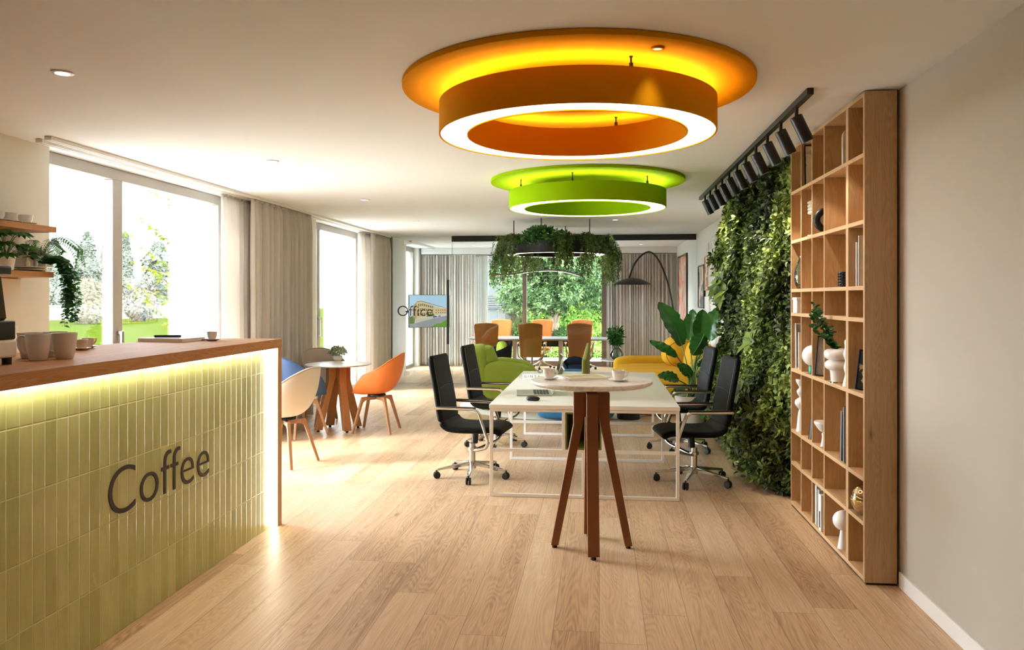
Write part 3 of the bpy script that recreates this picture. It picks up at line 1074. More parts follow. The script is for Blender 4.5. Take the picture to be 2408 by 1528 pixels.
def cup(name, r0, r1, h, mat, hand=True, hout=.022):
    o = thing(name, (0, 0, 0))
    m = MB(); m.lathe([(0, .003), (r0 * .8, .002), (r0 * .85, 0), (r0, .004), (r0 + (r1 - r0) * .75, h * .45), (r1, h), (r1 - .0025, h), (r0 + (r1 - r0) * .7 - .003, h * .45), (r0 * .8, .008), (0, .008)], 32)
    m.build('bowl', mat, o)
    if hand:
        m = MB(); m.tube(handle_path(r1 - .003, h * .35, h * .8, hout), .0032, 8, flat=1.4); m.build('handle', mat, o)
    return o
def saucer(r, mat, name='saucer'):
    m = MB(); m.lathe([(0, .004), (r * .45, .003), (r * .5, 0), (r * .55, .003), (r, .012), (r, .0145), (r * .55, .0065), (0, .0065)], 36)
    return m.build(name, mat, None)
def place(o, loc, rz, label, cat, group=None):
    o.location = loc; o.rotation_euler.z = R(rz)
    return tag(o, label, cat, group)
def cup_and_saucer(loc, rz, mk_cup, mk_sau, lc, ls, g=None, gs=None):
    place(mk_sau(), loc, 0, ls, 'saucer', gs)
    place(mk_cup(), (loc[0], loc[1], loc[2] + .0068), rz, lc, 'cup', g)

cup_and_saucer((-2.85, 4.07, CZ), 40, lambda: cup('espresso_cup', .022, .033, .052, M['pattern_cup'], True, .016), lambda: saucer(.05, M['grey_ceramic']),
               'nearer lace-patterned espresso cup on the counter beside the mugs', 'saucer under the nearer lace-patterned espresso cup')
cup_and_saucer((-2.93, 4.24, CZ), 60, lambda: cup('espresso_cup', .022, .033, .052, M['pattern_cup'], True, .016), lambda: saucer(.05, M['grey_ceramic']),
               'lace-patterned espresso cup half hidden behind the nearer one', 'saucer of the half hidden lace-patterned espresso cup')
cup_and_saucer((-2.6, 5.06, CZ), -60, lambda: cup('espresso_cup', .022, .034, .055, M['grey_ceramic'], True, .016), lambda: saucer(.06, M['grey_ceramic']),
               'plain white espresso cup near the window end of the counter', 'saucer beside the notebook near the end of the counter')
r = thing('notebook', (-2.84, 4.98, CZ), R(-8), 'flat white notebook lying near the end of the coffee counter', 'notebook')
MB().box((0, 0, .012), (.34, .24, .018)).build('pages', M['paper'], r, bevel=.002)
m = MB(); m.box((0, 0, .0015), (.345, .245, .003)); m.box((0, 0, .0225), (.345, .245, .003)); m.build('cover', M['grey_ceramic'], r, bevel=.001)
r = thing('marker_pen', (-2.86, 4.96, CZ + .0245), R(8), 'thick black pen lying on the white notebook', 'pen')
m = MB(); m.tube([(-.085, 0, .009), (.05, 0, .009)], .009, 16); m.build('barrel', M['black'], r)
m = MB(); m.tube([(.05, 0, .009), (.085, 0, .009), (.09, 0, .009)], [.0092, .0088, .004], 16); m.build('cap', M['black_metal'], r)

# ---- wall shelves at the window pier
def wall_shelf(y1, z, label, n=1):
    o = thing('wall_shelf', (0, 0, 0), 0, label, 'shelf', 'oak wall shelves with light strips')
    MB().bb(XL + .002, -3.95, 3.6, y1, z - .042, z).build('board', M['oak_y'], o, bevel=.002)
    MB().bb(XL + .04, XL + .075, 3.7, y1 - .62, z - .047, z - .0425).build('led_strip', M['led_shelf'], o)
    return o
Z1, Z2 = 2.118, 1.788
wall_shelf(5.36, Z1, 'upper oak wall shelf holding cups and saucers')
wall_shelf(5.33, Z2, 'lower oak wall shelf holding potted plants and plates')
for i, (px, lb) in enumerate(((-6, 'white cup at the photo edge on the upper wall shelf'), (25, 'middle white cup and saucer on the upper wall shelf'), (60, 'white cup nearest the end of the upper wall shelf'))):
    y = y_on(px, -4.05)
    cup_and_saucer((-4.05, y, Z1), 200 - 20 * i, lambda: cup('teacup', .03, .047, .062, M['ceramic'], True, .022), lambda: saucer(.072, M['ceramic']),
                   lb, ('saucer at the photo edge on the upper wall shelf', 'saucer under the middle cup on the upper wall shelf', 'saucer nearest the end of the upper wall shelf')[i], 'cups on the upper wall shelf', 'saucers on the upper wall shelf')
yp = y_on(74, -4.04)
tag(MB().lathe([(0, .004), (.06, 0), (.07, .004), (.12, .012), (.12, .016), (0, .01)], 36, (-4.06, yp, Z2)).build('plate', M['grey_ceramic']), 'lower grey plate on the lower wall shelf', 'plate', 'stacked plates on the lower wall shelf')
tag(MB().lathe([(0, .004), (.06, 0), (.07, .004), (.118, .012), (.118, .017), (0, .012)], 36, (-4.06, yp, Z2 + .0165)).build('plate', M['ceramic']), 'upper white plate stacked below two tiny vases', 'plate', 'stacked plates on the lower wall shelf')
for k, px in enumerate((66, 85)):
    y = y_on(px, -3.985)
    tag(MB().lathe([(0, 0), (.013, 0), (.017, .012), (.015, .03), (.009, .045), (.011, .058), (.008, .058), (.006, .046), (0, .044)], 20, (-3.99, y, Z2 + .034)).build('bud_vase', M['ceramic']),
        ('tiny white bud vase on the stacked plates, nearer the coffee machine', 'tiny white bud vase on the stacked plates, nearer the window')[k], 'vase', 'bud vases on the plates')

def potted(name, loc, label, pot, leaf_fn, cat='plant'):
    o = thing(name, loc, 0, label, cat)
    pot.build('pot', M['ceramic'], o, bevel=.003)
    leaf_fn(o)
    return o

def splay(o):                                # big hand-shaped leaves
    P, D, N, L, W = [], [], [], [], []
    st = MB()
    for i in range(15):
        a = R(random.uniform(-90, 130)); el = R(random.uniform(5, 70))
        ln = random.uniform(.12, .26)
        d = Vector((math.cos(a) * math.cos(el), math.sin(a) * math.cos(el), math.sin(el)))
        tip = Vector((0, 0, .1)) + d * ln + Vector((0, 0, -.02))
        st.tube(bez([(0, 0, .08), Vector((0, 0, .1)) + d * ln * .5 + Vector((0, 0, .02)), tip], 5), .0025, 6)
        side = Vector((-math.sin(a), math.cos(a), 0))
        out = Vector((math.cos(a), math.sin(a), -.25))
        for k in range(7):
            b = R(-80 + k * 26.6)
            P.append(tip); D.append(out * math.cos(b) + side * math.sin(b)); N.append((.35, -.5, 1.0)); L.append(.11 * (1 - .0035 * abs(-80 + k * 26.6))); W.append(.034)
    st.build('stems', M['stem'], o)
    leaves('foliage', P, D, N, L, W, M['ivy'], o, tint=RNG.random(len(P)) * .5 + .2)
potted('potted_fatsia', (-4.0, y_on(12, -4.0), Z2), 'dark green plant with hand-shaped leaves above the coffee machine', MB().lathe([(0, 0), (.05, 0), (.065, .1), (.06, .1), (.05, .09), (0, .088)], 28), splay)

def fern_fronds(o):
    P, D, N, L, W, T = [], [], [], [], [], []
    st = MB()
    # short variegated tuft
    for i in range(60):
        a = random.uniform(0, 6.28); el = R(random.uniform(15, 80))
        P.append((random.uniform(-.05, .05), random.uniform(-.12, .12), .075)); D.append((math.cos(a) * math.cos(el), math.sin(a) * math.cos(el), math.sin(el))); N.append((random.gauss(0, .4), -.4, 1)); L.append(random.uniform(.06, .12)); W.append(.028); T.append(random.uniform(.3, 1))
    leaves('foliage', P, D, N, L, W, M['pale_leaf'], o, tint=T)
    P, D, N, L, W, T = [], [], [], [], [], []
    for end, h in (((.14, .36, .02), .16), ((.1, .34, -.07), .13), ((.18, .27, .06), .15), ((.02, .25, .08), .14), ((.16, .12, .08), .12), ((.05, -.2, .1), .12)):
        path = bez([(0, .05, .07), (end[0] * .35, .05 + end[1] * .4, .07 + h), (end[0] * .75, .05 + end[1] * .8, .05 + h * .7), end], 9)
        st.tube(path, .0018, 5)
        for k in range(3, len(path)):
            t = (path[k] - path[k - 1]).normalized()
            sd = t.cross(Vector((0, 0, 1))).normalized()
            ln = .05 * math.sin(PI * min(1, (k + 2) / (len(path) + 2))) + .012
            for s in (-1, 1):
                P.append(path[k]); D.append(sd * s + t * .35 + Vector((0, 0, -.25))); N.append((0, -.2, 1)); L.append(ln); W.append(.014); T.append(random.uniform(.1, .7))
    st.build('frond_stems', M['stem'], o)
    leaves('fronds', P, D, N, L, W, M['ivy'], o, tint=np.array(T) + .25)
potted('potted_fern', (-4.05, y_on(75, -4.05) + .02, Z2 + .0345), 'variegated fern in a white pot arching past the window edge', MB().bb(-.055, .055, -.13, .13, 0, .08), fern_fronds)

def ivy_trail(o):
    P, D, N, L, W, T = [], [], [], [], [], []
    st = MB()
    for i in range(9):
        dx, dy = random.uniform(-.02, .06), random.uniform(-.02, .09)
        ln = random.choice((.40, .36, .3, .26, .2))
        path = bez([(0, 0, .06), (.05 + dx * .5, .04 + dy * .3, .11), (.1 + dx, .08 + dy * .7, .0), (.105 + dx, .1 + dy, -ln * .5), (.1 + dx * .8, .105 + dy * .8, -ln)], 9)
        st.tube(path, .0016, 5)
        for k in range(2, len(path)):
            t = (path[k] - path[k - 1]).normalized()
            for s in (-1, 1, 0):
                a = random.uniform(0, 6.28)
                e = Vector((math.cos(a) * .8 + .3, math.sin(a) * .8 - .3, -.15))
                big = .052 if k < 14 else .036
                P.append(path[k] + (path[k - 1] - path[k]) * random.random()); D.append(e); N.append((.3, -.5, .8)); L.append(big * random.uniform(.7, 1.2)); W.append(big * .75); T.append(random.uniform(.1, .8))
    st.build('vines', M['stem'], o)
    leaves('foliage', P, D, N, L, W, M['ivy'], o, fold=.2, tint=T)
potted('potted_ivy', (-3.99, y_on(97, -3.99), Z2), 'trailing ivy hanging from the end of the lower wall shelf', MB().lathe([(0, 0), (.028, 0), (.035, .062), (.031, .062), (.027, .055), (0, .055)], 24), ivy_trail)
# backsplash edge and socket
tag(MB().bb(XL + .001, XL + .02, 1.0, y_on(43, XL), .0, Z2 - .05).build('backsplash_panel', M['wall'], None, bevel=.002), 'cream splashback panel below the lower wall shelf', 'splashback')
ys = y_on(40, XL)
r = thing('wall_socket', (XL + .0205, ys - .06, 1.36), 0, 'white wall socket on the splashback beside the coffee machine', 'socket')
MB().bb(0, .008, -.04, .04, -.04, .04).build('plate', M['white_gloss'], r, bevel=.003)
MB().bb(.006, .0095, -.026, .026, -.026, .026).build('insert', M['wall'], r, bevel=.002)

# ================================================================== TALL SHELF
SX, SXB = 1.47, 1.644
SY0, SY1, ST = 4.575, 6.275, 2.752
root = thing('bookcase', (0, 0, 0), 0, 'tall oak bookcase of open compartments against the right wall', 'bookcase')
MB().bb(SX, SXB, SY0, SY0 + .024, .012, ST).build('side_panel', M['shelf_z'], root, bevel=.0015)
MB().bb(SX, SXB, SY1 - .02, SY1, .012, ST).build('side_panel', M['shelf_z'], root, bevel=.0015)
MB().bb(SXB - .03, SXB, SY0 + .024, SY1 - .02, .012, ST).build('back_panel', M['shelf_z'], root)
MB().bb(SX + .01, SXB, SY0 + .004, SY1 - .004, .0, .012).build('plinth', M['black'], root)
ZB = [.028, .335, .583, 1.048, 1.474, 1.655, 2.026, 2.40, 2.738]
TH = .024
for i, z in enumerate(ZB):
    MB().bb(SX, SXB - .03, SY0 + .024, SY1 - .02, z - TH / 2, z + TH / 2).build('shelf_board', M['shelf_y'], root, bevel=.001)
YD = [y_on(1991.5, SX), y_on(1937.5, SX), y_on(1909, SX), y_on(1883.5, SX)]
TD = [.05, .02, .02, .02]
for y, t in zip(YD, TD):
    for a, b in zip(ZB[:-1], ZB[1:]):
        MB().bb(SX + .001, SXB - .03, y - t / 2, y + t / 2, a + TH / 2, b - TH / 2).build('divider', M['shelf_z'], root)
def sz(i): return ZB[i] + TH / 2 + .0005
BX = 1.50
gold = plain('gold_mirror_glass', (216, 190, 150), .08, metal=1.0, var=.02)
def item(o, label, cat, group=None): return tag(o, label, cat, group)
def L_(prof, c, mat, name, label, cat, n=32, fn=None):
    if name != 'cone_ornament':
        prof = [(max(0.0, p.x), max(0.0, p.z)) for p in bez([(a, 0, b) for a, b in prof], 5)]
        prof[0] = (0, prof[0][1]); prof[-1] = (0, prof[-1][1])
    return item(MB().lathe(prof, n, c, fn=fn).build(name, mat), label, cat)
def frame_lean(name, x0, y, z, w, h, lean, fmat, art, label, tilt=0):
    """framed picture leaning on a divider, face towards the room's entrance; w across the shelf depth"""
    o = thing(name, (x0 + w / 2, y, z), 0, label, 'picture frame')
    rot = Euler((R(-lean), R(tilt), 0)).to_matrix()
    m = MB()
    b = .008
    for c, d in (((0, 0, b / 2), (w, .012, b)), ((0, 0, h - b / 2), (w, .012, b)), ((-w / 2 + b / 2, 0, h / 2), (b, .012, h - 2 * b)), ((w / 2 - b / 2, 0, h / 2), (b, .012, h - 2 * b))):
        m.box(rot @ Vector(c), d, rot)
    m.build('frame', fmat, o, bevel=.001)
    m = MB(); m.box(rot @ Vector((0, .001, h / 2)), (w - 2 * b, .004, h - 2 * b), rot); m.build('print', art, o)
    return o
def art(name, cols, scale=(3, 3, 3), sharp=True, dist=1.0):
    m = NT(name)
    tc = m.n('TexCoord').outputs['Object']
    mp = m.n('Mapping'); mp.inputs['Scale'].default_value = scale; m.l(tc, mp.inputs['Vector'])
    f = m.noise(mp.outputs[0], 1.0, 3, .55, dist)
    nd = m.n('ValToRGB')
    e = nd.color_ramp.elements
    k = len(cols)
    while len(e) < k: e.new(.5)
    for i, c in enumerate(cols):
        e[i].position = .3 + .4 * i / k; e[i].color = lin(c)
    if sharp: nd.color_ramp.interpolation = 'CONSTANT'
    m.l(f, nd.inputs[0]); m.l(nd.outputs[0], m.b.inputs['Base Color'])
    m.set(Roughness=.35)
    return m.mat
A_line = art('line_print', [(238, 234, 226), (238, 234, 226), (200, 192, 182), (238, 234, 226)], (9, 9, 9))
A_grey = art('grey_print', [(120, 120, 124), (140, 140, 144), (168, 168, 170)], (6, 6, 6), False)
A_teal = art('teal_leaf_print', [(38, 66, 74), (38, 66, 74), (214, 206, 180), (150, 160, 110)], (9, 9, 9))
A_white = plain('blank_white_print', (236, 232, 224), .5)
PW = .125
frame_lean('picture_frame', 1.487, 5.925, sz(7), .115, .30, 3, M['black'], A_line, 'black framed line print on the top row of the bookcase')
m = MB()
arch = [(-.05, 0), (.05, 0), (.05, .17)] + [(.05 * math.cos(R(a)), .17 + .05 * math.sin(R(a))) for a in range(15, 180, 15)] + [(-.05, .17)]
m.prism(arch, -.011, .011, lambda u, v, t: (1.525 + u, 5.0 + t, sz(7) + v))
item(m.build('arch_ornament', M['ceramic'], None, bevel=.002), 'white arch-shaped ornament on the top row of the bookcase', 'ornament')
# second row from the top
o = thing('bubble_sculpture', (BX, 5.78, sz(6)), 0, 'white bubble candle on a thin stick, second row of the bookcase', 'ornament')
MB().lathe([(0, 0), (.03, 0), (.03, .006), (.004, .01), (.004, .15), (0, .15)], 20).build('stick', M['ceramic'], o)
m = MB()
for k in range(4):
    for a in range(0, 360, 60):
        m.pillow((.018 * math.cos(R(a)), .018 * math.sin(R(a)), .163 + k * .024), (.026, .026, .026), 2, 2)
m.lathe([(0, .15), (.018, .15), (.018, .25), (0, .25)], 14)
m.build('bubbles', M['ceramic'], o)
o = thing('ring_vase', (1.52, 5.5, sz(6)), 0, 'black ring-shaped vase on the second row of the bookcase', 'vase')
m = MB(); m.tube([(.062 * math.cos(R(a)), 0, .085 + .062 * math.sin(R(a))) for a in range(0, 360, 12)], .023, 16, True); m.build('ring', M['black_metal'], o)
m = MB(); m.lathe([(0, 0), (.03, 0), (.024, .008), (0, .008)], 20); m.build('foot', M['black_metal'], o)
m = MB(); m.lathe([(0, 0), (.036, 0), (.036, .004), (0, .004)], 24, (0, .012, .085), 0, Euler((R(90), 0, 0)).to_matrix()); m.build('white_disc', M['ceramic'], o)
# third row
L_([(0, .004), (.03, 0), (.05, .03), (.058, .09), (.045, .17), (.022, .225), (.02, .245), (.0185, .245), (.0205, .225), (.043, .17), (.056, .09), (.048, .032), (0, .012)],
   (1.513, 6.1, sz(5)), M['glass_vase'], 'glass_vase', 'tall clear glass vase at the far end of the bookcase', 'vase')
o = thing('studded_cup', (1.502, 5.05, sz(5)), 0, 'small black studded cup on the third row of the bookcase', 'cup')
MB().lathe([(0, 0), (.03, 0), (.032, .003), (.032, .092), (.028, .092), (.028, .01), (0, .01)], 28).build('cylinder', M['black_gloss'] if 'black_gloss' in M else M['black'], o)
m = MB()
for k in range(5):
    for a in range(0, 360, 30):
        m.pillow((.033 * math.cos(R(a)), .033 * math.sin(R(a)), .012 + k * .017), (.012, .012, .012), 2, 2)
m.build('studs', M['black'], o)
def book(y, z, d, t, h, cover, label, group, lean=0.0):
    o = thing('book', (1.542, y, z), 0, label, 'book', group)
    rot = Euler((R(-lean), 0, 0)).to_matrix()
    m = MB()
    for c, s in (((0, -t / 2 + .0012, h / 2), (d, .0024, h)), ((0, t / 2 - .0012, h / 2), (d, .0024, h)), ((-d / 2 + .0012, 0, h / 2), (.0024, t, h))):
        m.box(rot @ Vector(c), s, rot)
    m.build('cover', cover, o)
    m = MB(); m.box(rot @ Vector((.003, 0, h / 2)), (d - .008, t - .005, h - .008), rot); m.build('pages', M['paper'], o)
    return o
g = 'upright books in the bookcase'
grey_cover = plain('grey_cover', (118, 116, 116), .45); lt_cover = plain('light_grey_cover', (176, 172, 168), .45); dk_cover = plain('dark_cover', (60, 60, 64), .4)
wh_cover = plain('white_cover', (230, 226, 220), .4)
yb = y_on(2014, SX + .01)
book(yb + .012, sz(5), .12, .018, .255, wh_cover, 'shorter white book in the nearest compartment of the third row', g)
book(yb - .032, sz(5), .12, .014, .29, wh_cover, 'taller white book in the nearest compartment of the third row', g)
# fourth row
o = thing('storage_box', (1.514, 6.1, sz(4)), 0, 'white lidded storage box at the far end of the bookcase', 'box')
MB().bb(-.055, .055, -.06, .06, 0, .095).build('body', M['paper'], o, bevel=.003)
MB().bb(-.059, .059, -.064, .064, .095, .115).build('lid', M['paper'], o, bevel=.003)
m = MB(); m.bb(-.02, .02, -.0625, -.0598, .055, .075); m.build('label_holder', M['steel'], o)
# fifth row
frame_lean('picture_frame', 1.489, 6.205, sz(3), .11, .345, 2, M['white_gloss'], A_grey, 'tall white framed grey print at the far end of the bookcase')
frame_lean('picture_frame', 1.4915, 6.12, sz(3), .10, .28, 2, M['white_gloss'], A_white, 'small white framed print before the tall grey one')
o = thing('globe_lamp', (1.512, 5.8, sz(3)), 0, 'white globe lamp on a green base in the bookcase', 'lamp')
MB().lathe([(0, 0), (.03, 0), (.031, .002), (.031, .055), (.029, .058), (0, .058)], 28).build('base', plain('green_lamp_base', (34, 128, 92), .4), o)
MB().pillow((0, 0, .128), (.15, .15, .15), 2, 10).build('globe', M['ceramic'], o)
frame_lean('picture_frame', 1.468, 5.6, sz(3), .12, .275, 5, M['black'], A_grey, 'black framed print leaning beside the globe lamp', 6)
vy = 5.17
o = thing('bubble_vase', (1.497, vy, sz(3)), 0, 'white double-bulge vase with a leafy branch in the bookcase', 'vase')
prof = [(0, 0), (.042, 0), (.042, .014), (.04, .016), (.044, .07), (.05, .085)] + [(.05 + .027 * math.sin(R(a)), .115 - .03 * math.cos(R(a))) for a in range(15, 170, 15)] \
    + [(.052, .147)] + [(.052 + .03 * math.sin(R(a)), .183 - .033 * math.cos(R(a))) for a in range(15, 170, 15)] + [(.05, .217), (.046, .214), (.045, .19), (0, .18)]
MB().lathe(prof, 40).build('body', M['ceramic'], o)
MB().lathe([(.0425, .002), (.0432, .002), (.0432, .011), (.0425, .011)], 36, closed=True).build('gold_band', gold, o)
def branch(o):
    st = MB(); P, D, N, L, W = [], [], [], [], []
    for e in ((-.11, .13, .5), (-.13, .09, .42), (-.15, .05, .36), (-.12, .06, .45), (-.05, -.03, .25), (-.08, -.04, .3)):
        path = bez([(0, 0, .19), (e[0] * .3, e[1] * .3, .19 + (e[2] - .19) * .45), (e[0] * .75, e[1] * .7, .19 + (e[2] - .19) * .75), e], 7)
        st.tube(path, .0018, 6)
        for k in range(6, len(path)):
            for s in range(2):
                a = random.uniform(0, 6.28)
                P.append(path[k]); D.append((math.cos(a), math.sin(a), .5)); N.append((-.4, -.7, .5)); L.append(random.uniform(.026, .042)); W.append(.022)
    st.build('twigs', M['twig'], o)
    leaves('branch_leaves', P, D, N, L, W, M['ivy'], o, tint=RNG.random(len(P)) * .5)
branch(o)
L_([(0, 0), (.03, 0), (.026, .03), (.016, .075), (.024, .115), (.016, .155), (.026, .195), (.018, .235), (.02, .27), (.014, .285), (0, .287)], (1.5, 4.97, sz(3)), M['ceramic'], 'wavy_sculpture', 'white wavy column sculpture beside the branch vase', 'ornament')
frame_lean('picture_frame', 1.475, 4.76, sz(3), .11, .235, 8, M['navy'], A_teal, 'teal framed leaf print in the nearest compartment of the bookcase', 9)
# sixth row
L_([(0, 0), (.034, 0), (.03, .04), (.02, .14), (.014, .165), (.02, .175), (.043, .205), (.04, .235), (.017, .255), (.012, .262), (.026, .285), (.03, .305), (.016, .325), (.013, .335), (.033, .37), (.036, .39), (.033, .39), (.012, .34), (0, .336)],
   (1.503, 6.1, sz(2)), M['ceramic'], 'totem_vase', 'white totem vase of bulges at the far end of the bookcase', 'vase')
L_([(0, 0), (.036, 0), (.035, .004), (.002, .275), (0, .276)], (1.515, 5.8, sz(2)), M['black_metal'], 'cone_ornament', 'thin black cone in the bookcase beside the pedestal bowl', 'ornament')
L_([(0, 0), (.026, 0), (.02, .01), (.012, .06), (.014, .085), (.01, .095), (.03, .108), (.06, .15), (.063, .165), (.06, .165), (.028, .115), (0, .11)], (1.51, 5.52, sz(2)), M['ceramic'], 'pedestal_bowl', 'white pedestal bowl in the bookcase', 'bowl')
yk = 4.965
book(yk + .095, sz(2), .12, .035, .31, grey_cover, 'leaning grey book in the sixth row of the bookcase', g, -4)
book(yk + .03, sz(2), .12, .016, .335, lt_cover, 'light grey book upright in the sixth row of the bookcase', g, 0)
book(yk + .002, sz(2), .12, .016, .35, dk_cover, 'dark book nearest the viewer in the sixth row', g, 0)
# seventh row: mirrored sphere
o = thing('mirror_sphere', (1.523, 4.74, sz(1)), 0, 'gold mirrored sphere in the nearest compartment of the bookcase', 'ornament')
MB().pillow((0, 0, .088), (.15, .15, .17), 2, 12).build('sphere', gold, o)
MB().tube([(.0762 * math.cos(R(a)), .0762 * math.sin(R(a)), .088) for a in range(0, 360, 10)], .003, 8, True).build('seam_ring', gold, o)
m = MB(); m.tube(bez([(-.02, -.05, .15), (-.025, -.075, .165), (-.025, -.085, .145), (-.022, -.07, .115)], 5), .004, 8); m.build('handle', gold, o)
# bottom row
yk = 5.51
book(yk + .10, sz(0), .12, .04, .27, wh_cover, 'white book nearest the far end in the bottom row', g)
book(yk + .04, sz(0), .12, .05, .255, lt_cover, 'grey book between white ones in the bottom row', g)
o = thing('magazine_file', (BX + .01, yk - .04, sz(0)), 0, 'white magazine file with a dark slot in the bottom row', 'magazine file', g)
m = MB(); m.bb(-.04, .06, -.025, .025, 0, .24); m.build('box', M['paper'], o, bevel=.002)
m = MB(); m.bb(-.0415, -.0395, -.012, .012, .02, .13); m.build('slot', M['black'], o)
o = thing('ball_vase', (1.511, 5.1, sz(0)), 0, 'white ball-topped vase on a conical foot in the bottom row', 'vase')
MB().lathe([(0, 0), (.034, 0), (.032, .01), (.017, .11), (.018, .118)] + [(max(.012, .062 * math.sin(R(a))), .172 - .062 * math.cos(R(a))) for a in range(20, 170, 10)] + [(.011, .236), (.008, .23), (0, .228)], 36).build('body', M['ceramic'], o)

# ================================================================== LIVING WALL
root = thing('living_wall', (0, 0, 0), 0, 'tall living wall of dense green foliage beside the bookcase', 'living wall')
LY0, LY1 = 6.36, 9.38
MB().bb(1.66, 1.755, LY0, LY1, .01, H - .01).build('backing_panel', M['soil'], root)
def hnoise(y, z, s, k):
    return math.sin(y * s + k) * math.cos(z * s * 1.3 + k * 2.1) + .6 * math.sin(y * s * 2.3 + z * s * 1.9 + k * 3.7)
def lw_x(y, z):
    d = .23 + .05 * hnoise(y, z, 3.1, 1.3) + .025 * hnoise(y, z, 9.0, .4)
    e = min(1.0, (y - LY0 + .05) / .45)
    d *= .3 + .7 * e
    d += .14 * math.exp(-((z - .35) / .38) ** 2) * e
    d += .09 * math.exp(-((z - 2.25) / .35) ** 2) * math.exp(-((y - 8.9) / .6) ** 2)
    return 1.70 - max(.05, d)
# dark inner mass under the leaves
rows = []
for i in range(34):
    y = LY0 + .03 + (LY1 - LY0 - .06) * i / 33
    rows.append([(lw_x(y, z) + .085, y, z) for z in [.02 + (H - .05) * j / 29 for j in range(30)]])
MB().grid(rows).build('inner_growth', plain('dark_stems', (30, 36, 22), .95, var=.3, scale=20), root)
C, AX, TN, KD = [], [], [], []
NC = 7600
for i in range(NC):
    y = random.uniform(LY0 + .01, LY1 + .04); z = random.uniform(.015, H - .03)
    x = lw_x(y, z) + random.uniform(-.02, .06)
    C.append((x, y, z))
    side = -.5 if y < LY0 + .25 else (.9 if y > LY1 - .2 else 0)
    AX.append((-1, side + random.gauss(0, .35) - .12, .35 + random.gauss(0, .4)))
    p = .5 + .28 * hnoise(y, z, 2.2, 4.0)
    TN.append(p); KD.append(0 if hnoise(y, z, 1.7, 7.0) < .25 else 1)
C, AX, TN, KD = np.array(C), np.array(AX), np.array(TN), np.array(KD)
for kd, per, L, W, nm in ((0, (5, 7), .046, .03, 'small_leaf_foliage'), (1, (5, 8), .058, .026, 'slender_leaf_foliage')):
    s = KD == kd
    P, D, N, LL, WW, I = rosettes(C[s], AX[s], per, L, W, .9, .3)
    tn = TN[s][I]
    leaves(nm, P, D, N, LL, WW, M['wall_leaf'], root, fine=True, tint=np.clip((tn if kd == 0 else tn * .75) + RNG.normal(size=len(P)) * .16, 0, 1))
# extra sprays standing out of the wall at its base and far edge
C, AX = [], []
for i in range(260):
    y = random.uniform(6.55, 9.6); z = abs(random.gauss(.0, .28)) + .05
    C.append((lw_x(y, z) - random.uniform(.0, .12), y, z)); AX.append((-1, random.gauss(-.1, .4), random.gauss(.5, .4)))
for i in range(220):
    z = random.uniform(.2, 2.6); y = LY1 + random.uniform(-.25, .04)
    C.append((lw_x(LY1 - .1, z) - random.uniform(-.02, .09), y, z)); AX.append((-1, random.gauss(.4, .4), random.gauss(.5, .4)))
P, D, N, LL, WW, I = rosettes(C, AX, (5, 8), .055, .028, .9, .3)
leaves('outer_sprays', P, D, N, LL, WW, M['wall_leaf'], root, tint=np.clip(.5 + RNG.normal(size=len(P)) * .2, 0, 1))
C, AX = [], []
for (y, z) in ((9.2, 1.78), (9.28, 1.68), (9.0, 1.86), (8.9, 1.75), (8.75, 1.68), (8.95, 1.6), (7.9, .62), (8.05, .55), (7.75, .7), (7.4, 1.2), (7.0, .62)):
    C.append((lw_x(y, z) - .06, y, z)); AX.append((-1, -.3, .45))
P, D, N, LL, WW, I = rosettes(C, AX, (6, 8), .15, .085, .9, .2)
leaves('broad_leaf_plants', P, D, N, LL, WW, M['wall_leaf'], root, tint=np.clip(.48 + RNG.normal(size=len(P)) * .1, 0, 1), droop=.3)
# ================================================================== HIGH TABLE
def bent_leg_table(name, loc, rz, Rtop, ztop, tt, zl, zbend, rin, rout, rfoot, w, wf, top_mat, leg_mat, label, zin):
    root = thing(name, loc, rz, label, 'table')
    m = MB(); m.lathe([(0, ztop - tt), (Rtop - .03, ztop - tt), (Rtop - .004, ztop - tt * .55), (Rtop, ztop - tt * .45), (Rtop, ztop - .004), (Rtop - .004, ztop), (0, ztop)], 72)
    m.build('tabletop', top_mat, root, angle=25)
    hh = rfoot - wf / 2, rfoot + wf / 2
    for a in (0, 90, 180, 270):
        rot = Euler((0, 0, R(a))).to_matrix()
        poly = [(rin, zl), (rout, zl), (rout, zbend), (hh[1], .022), (hh[0], .022), (rin + .012, zin), (rin, zin + .012)]
        m = MB(); m.prism(poly, -w / 2, w / 2, lambda u, v, t: rot @ Vector((u, t, v)))
        leg = m.build('leg', leg_mat, root, bevel=.003)
        m = MB(); m.lathe([(0, 0), (.015, 0), (.017, .004), (.017, .023), (0, .023)], 18, tuple(rot @ Vector((rfoot, 0, 0))))
        m.build('foot_pad', M['black'], leg)
    m = MB(); m.bb(-.034, .034, -.034, .034, zl - .05, ztop - tt + .001); m.build('neck', leg_mat, root, bevel=.002)
    m = MB(); m.lathe([(0, ztop - tt - .006), (.12, ztop - tt - .006), (.12, ztop - tt), (0, ztop - tt)], 32); m.build('mounting_plate', M['black_metal'], root)
    return root

BT = (-.05, 5.065)
bent_leg_table('high_table', (BT[0], BT[1], 0), R(4), .388, 1.075, .034, .995, .79, .036, .115, .235, .072, .048, M['marble_warm'], M['brown_wood'],
               'tall round marble-topped bar table on four brown bent legs', .835)
bent_leg_table('cafe_table', (-3.147, 9.26, 0), R(42), .395, .80, .02, .755, .60, .045, .14, .255, .088, .075, M['marble'], M['teak'],
               'round white marble cafe table on four splayed teak legs', .63)

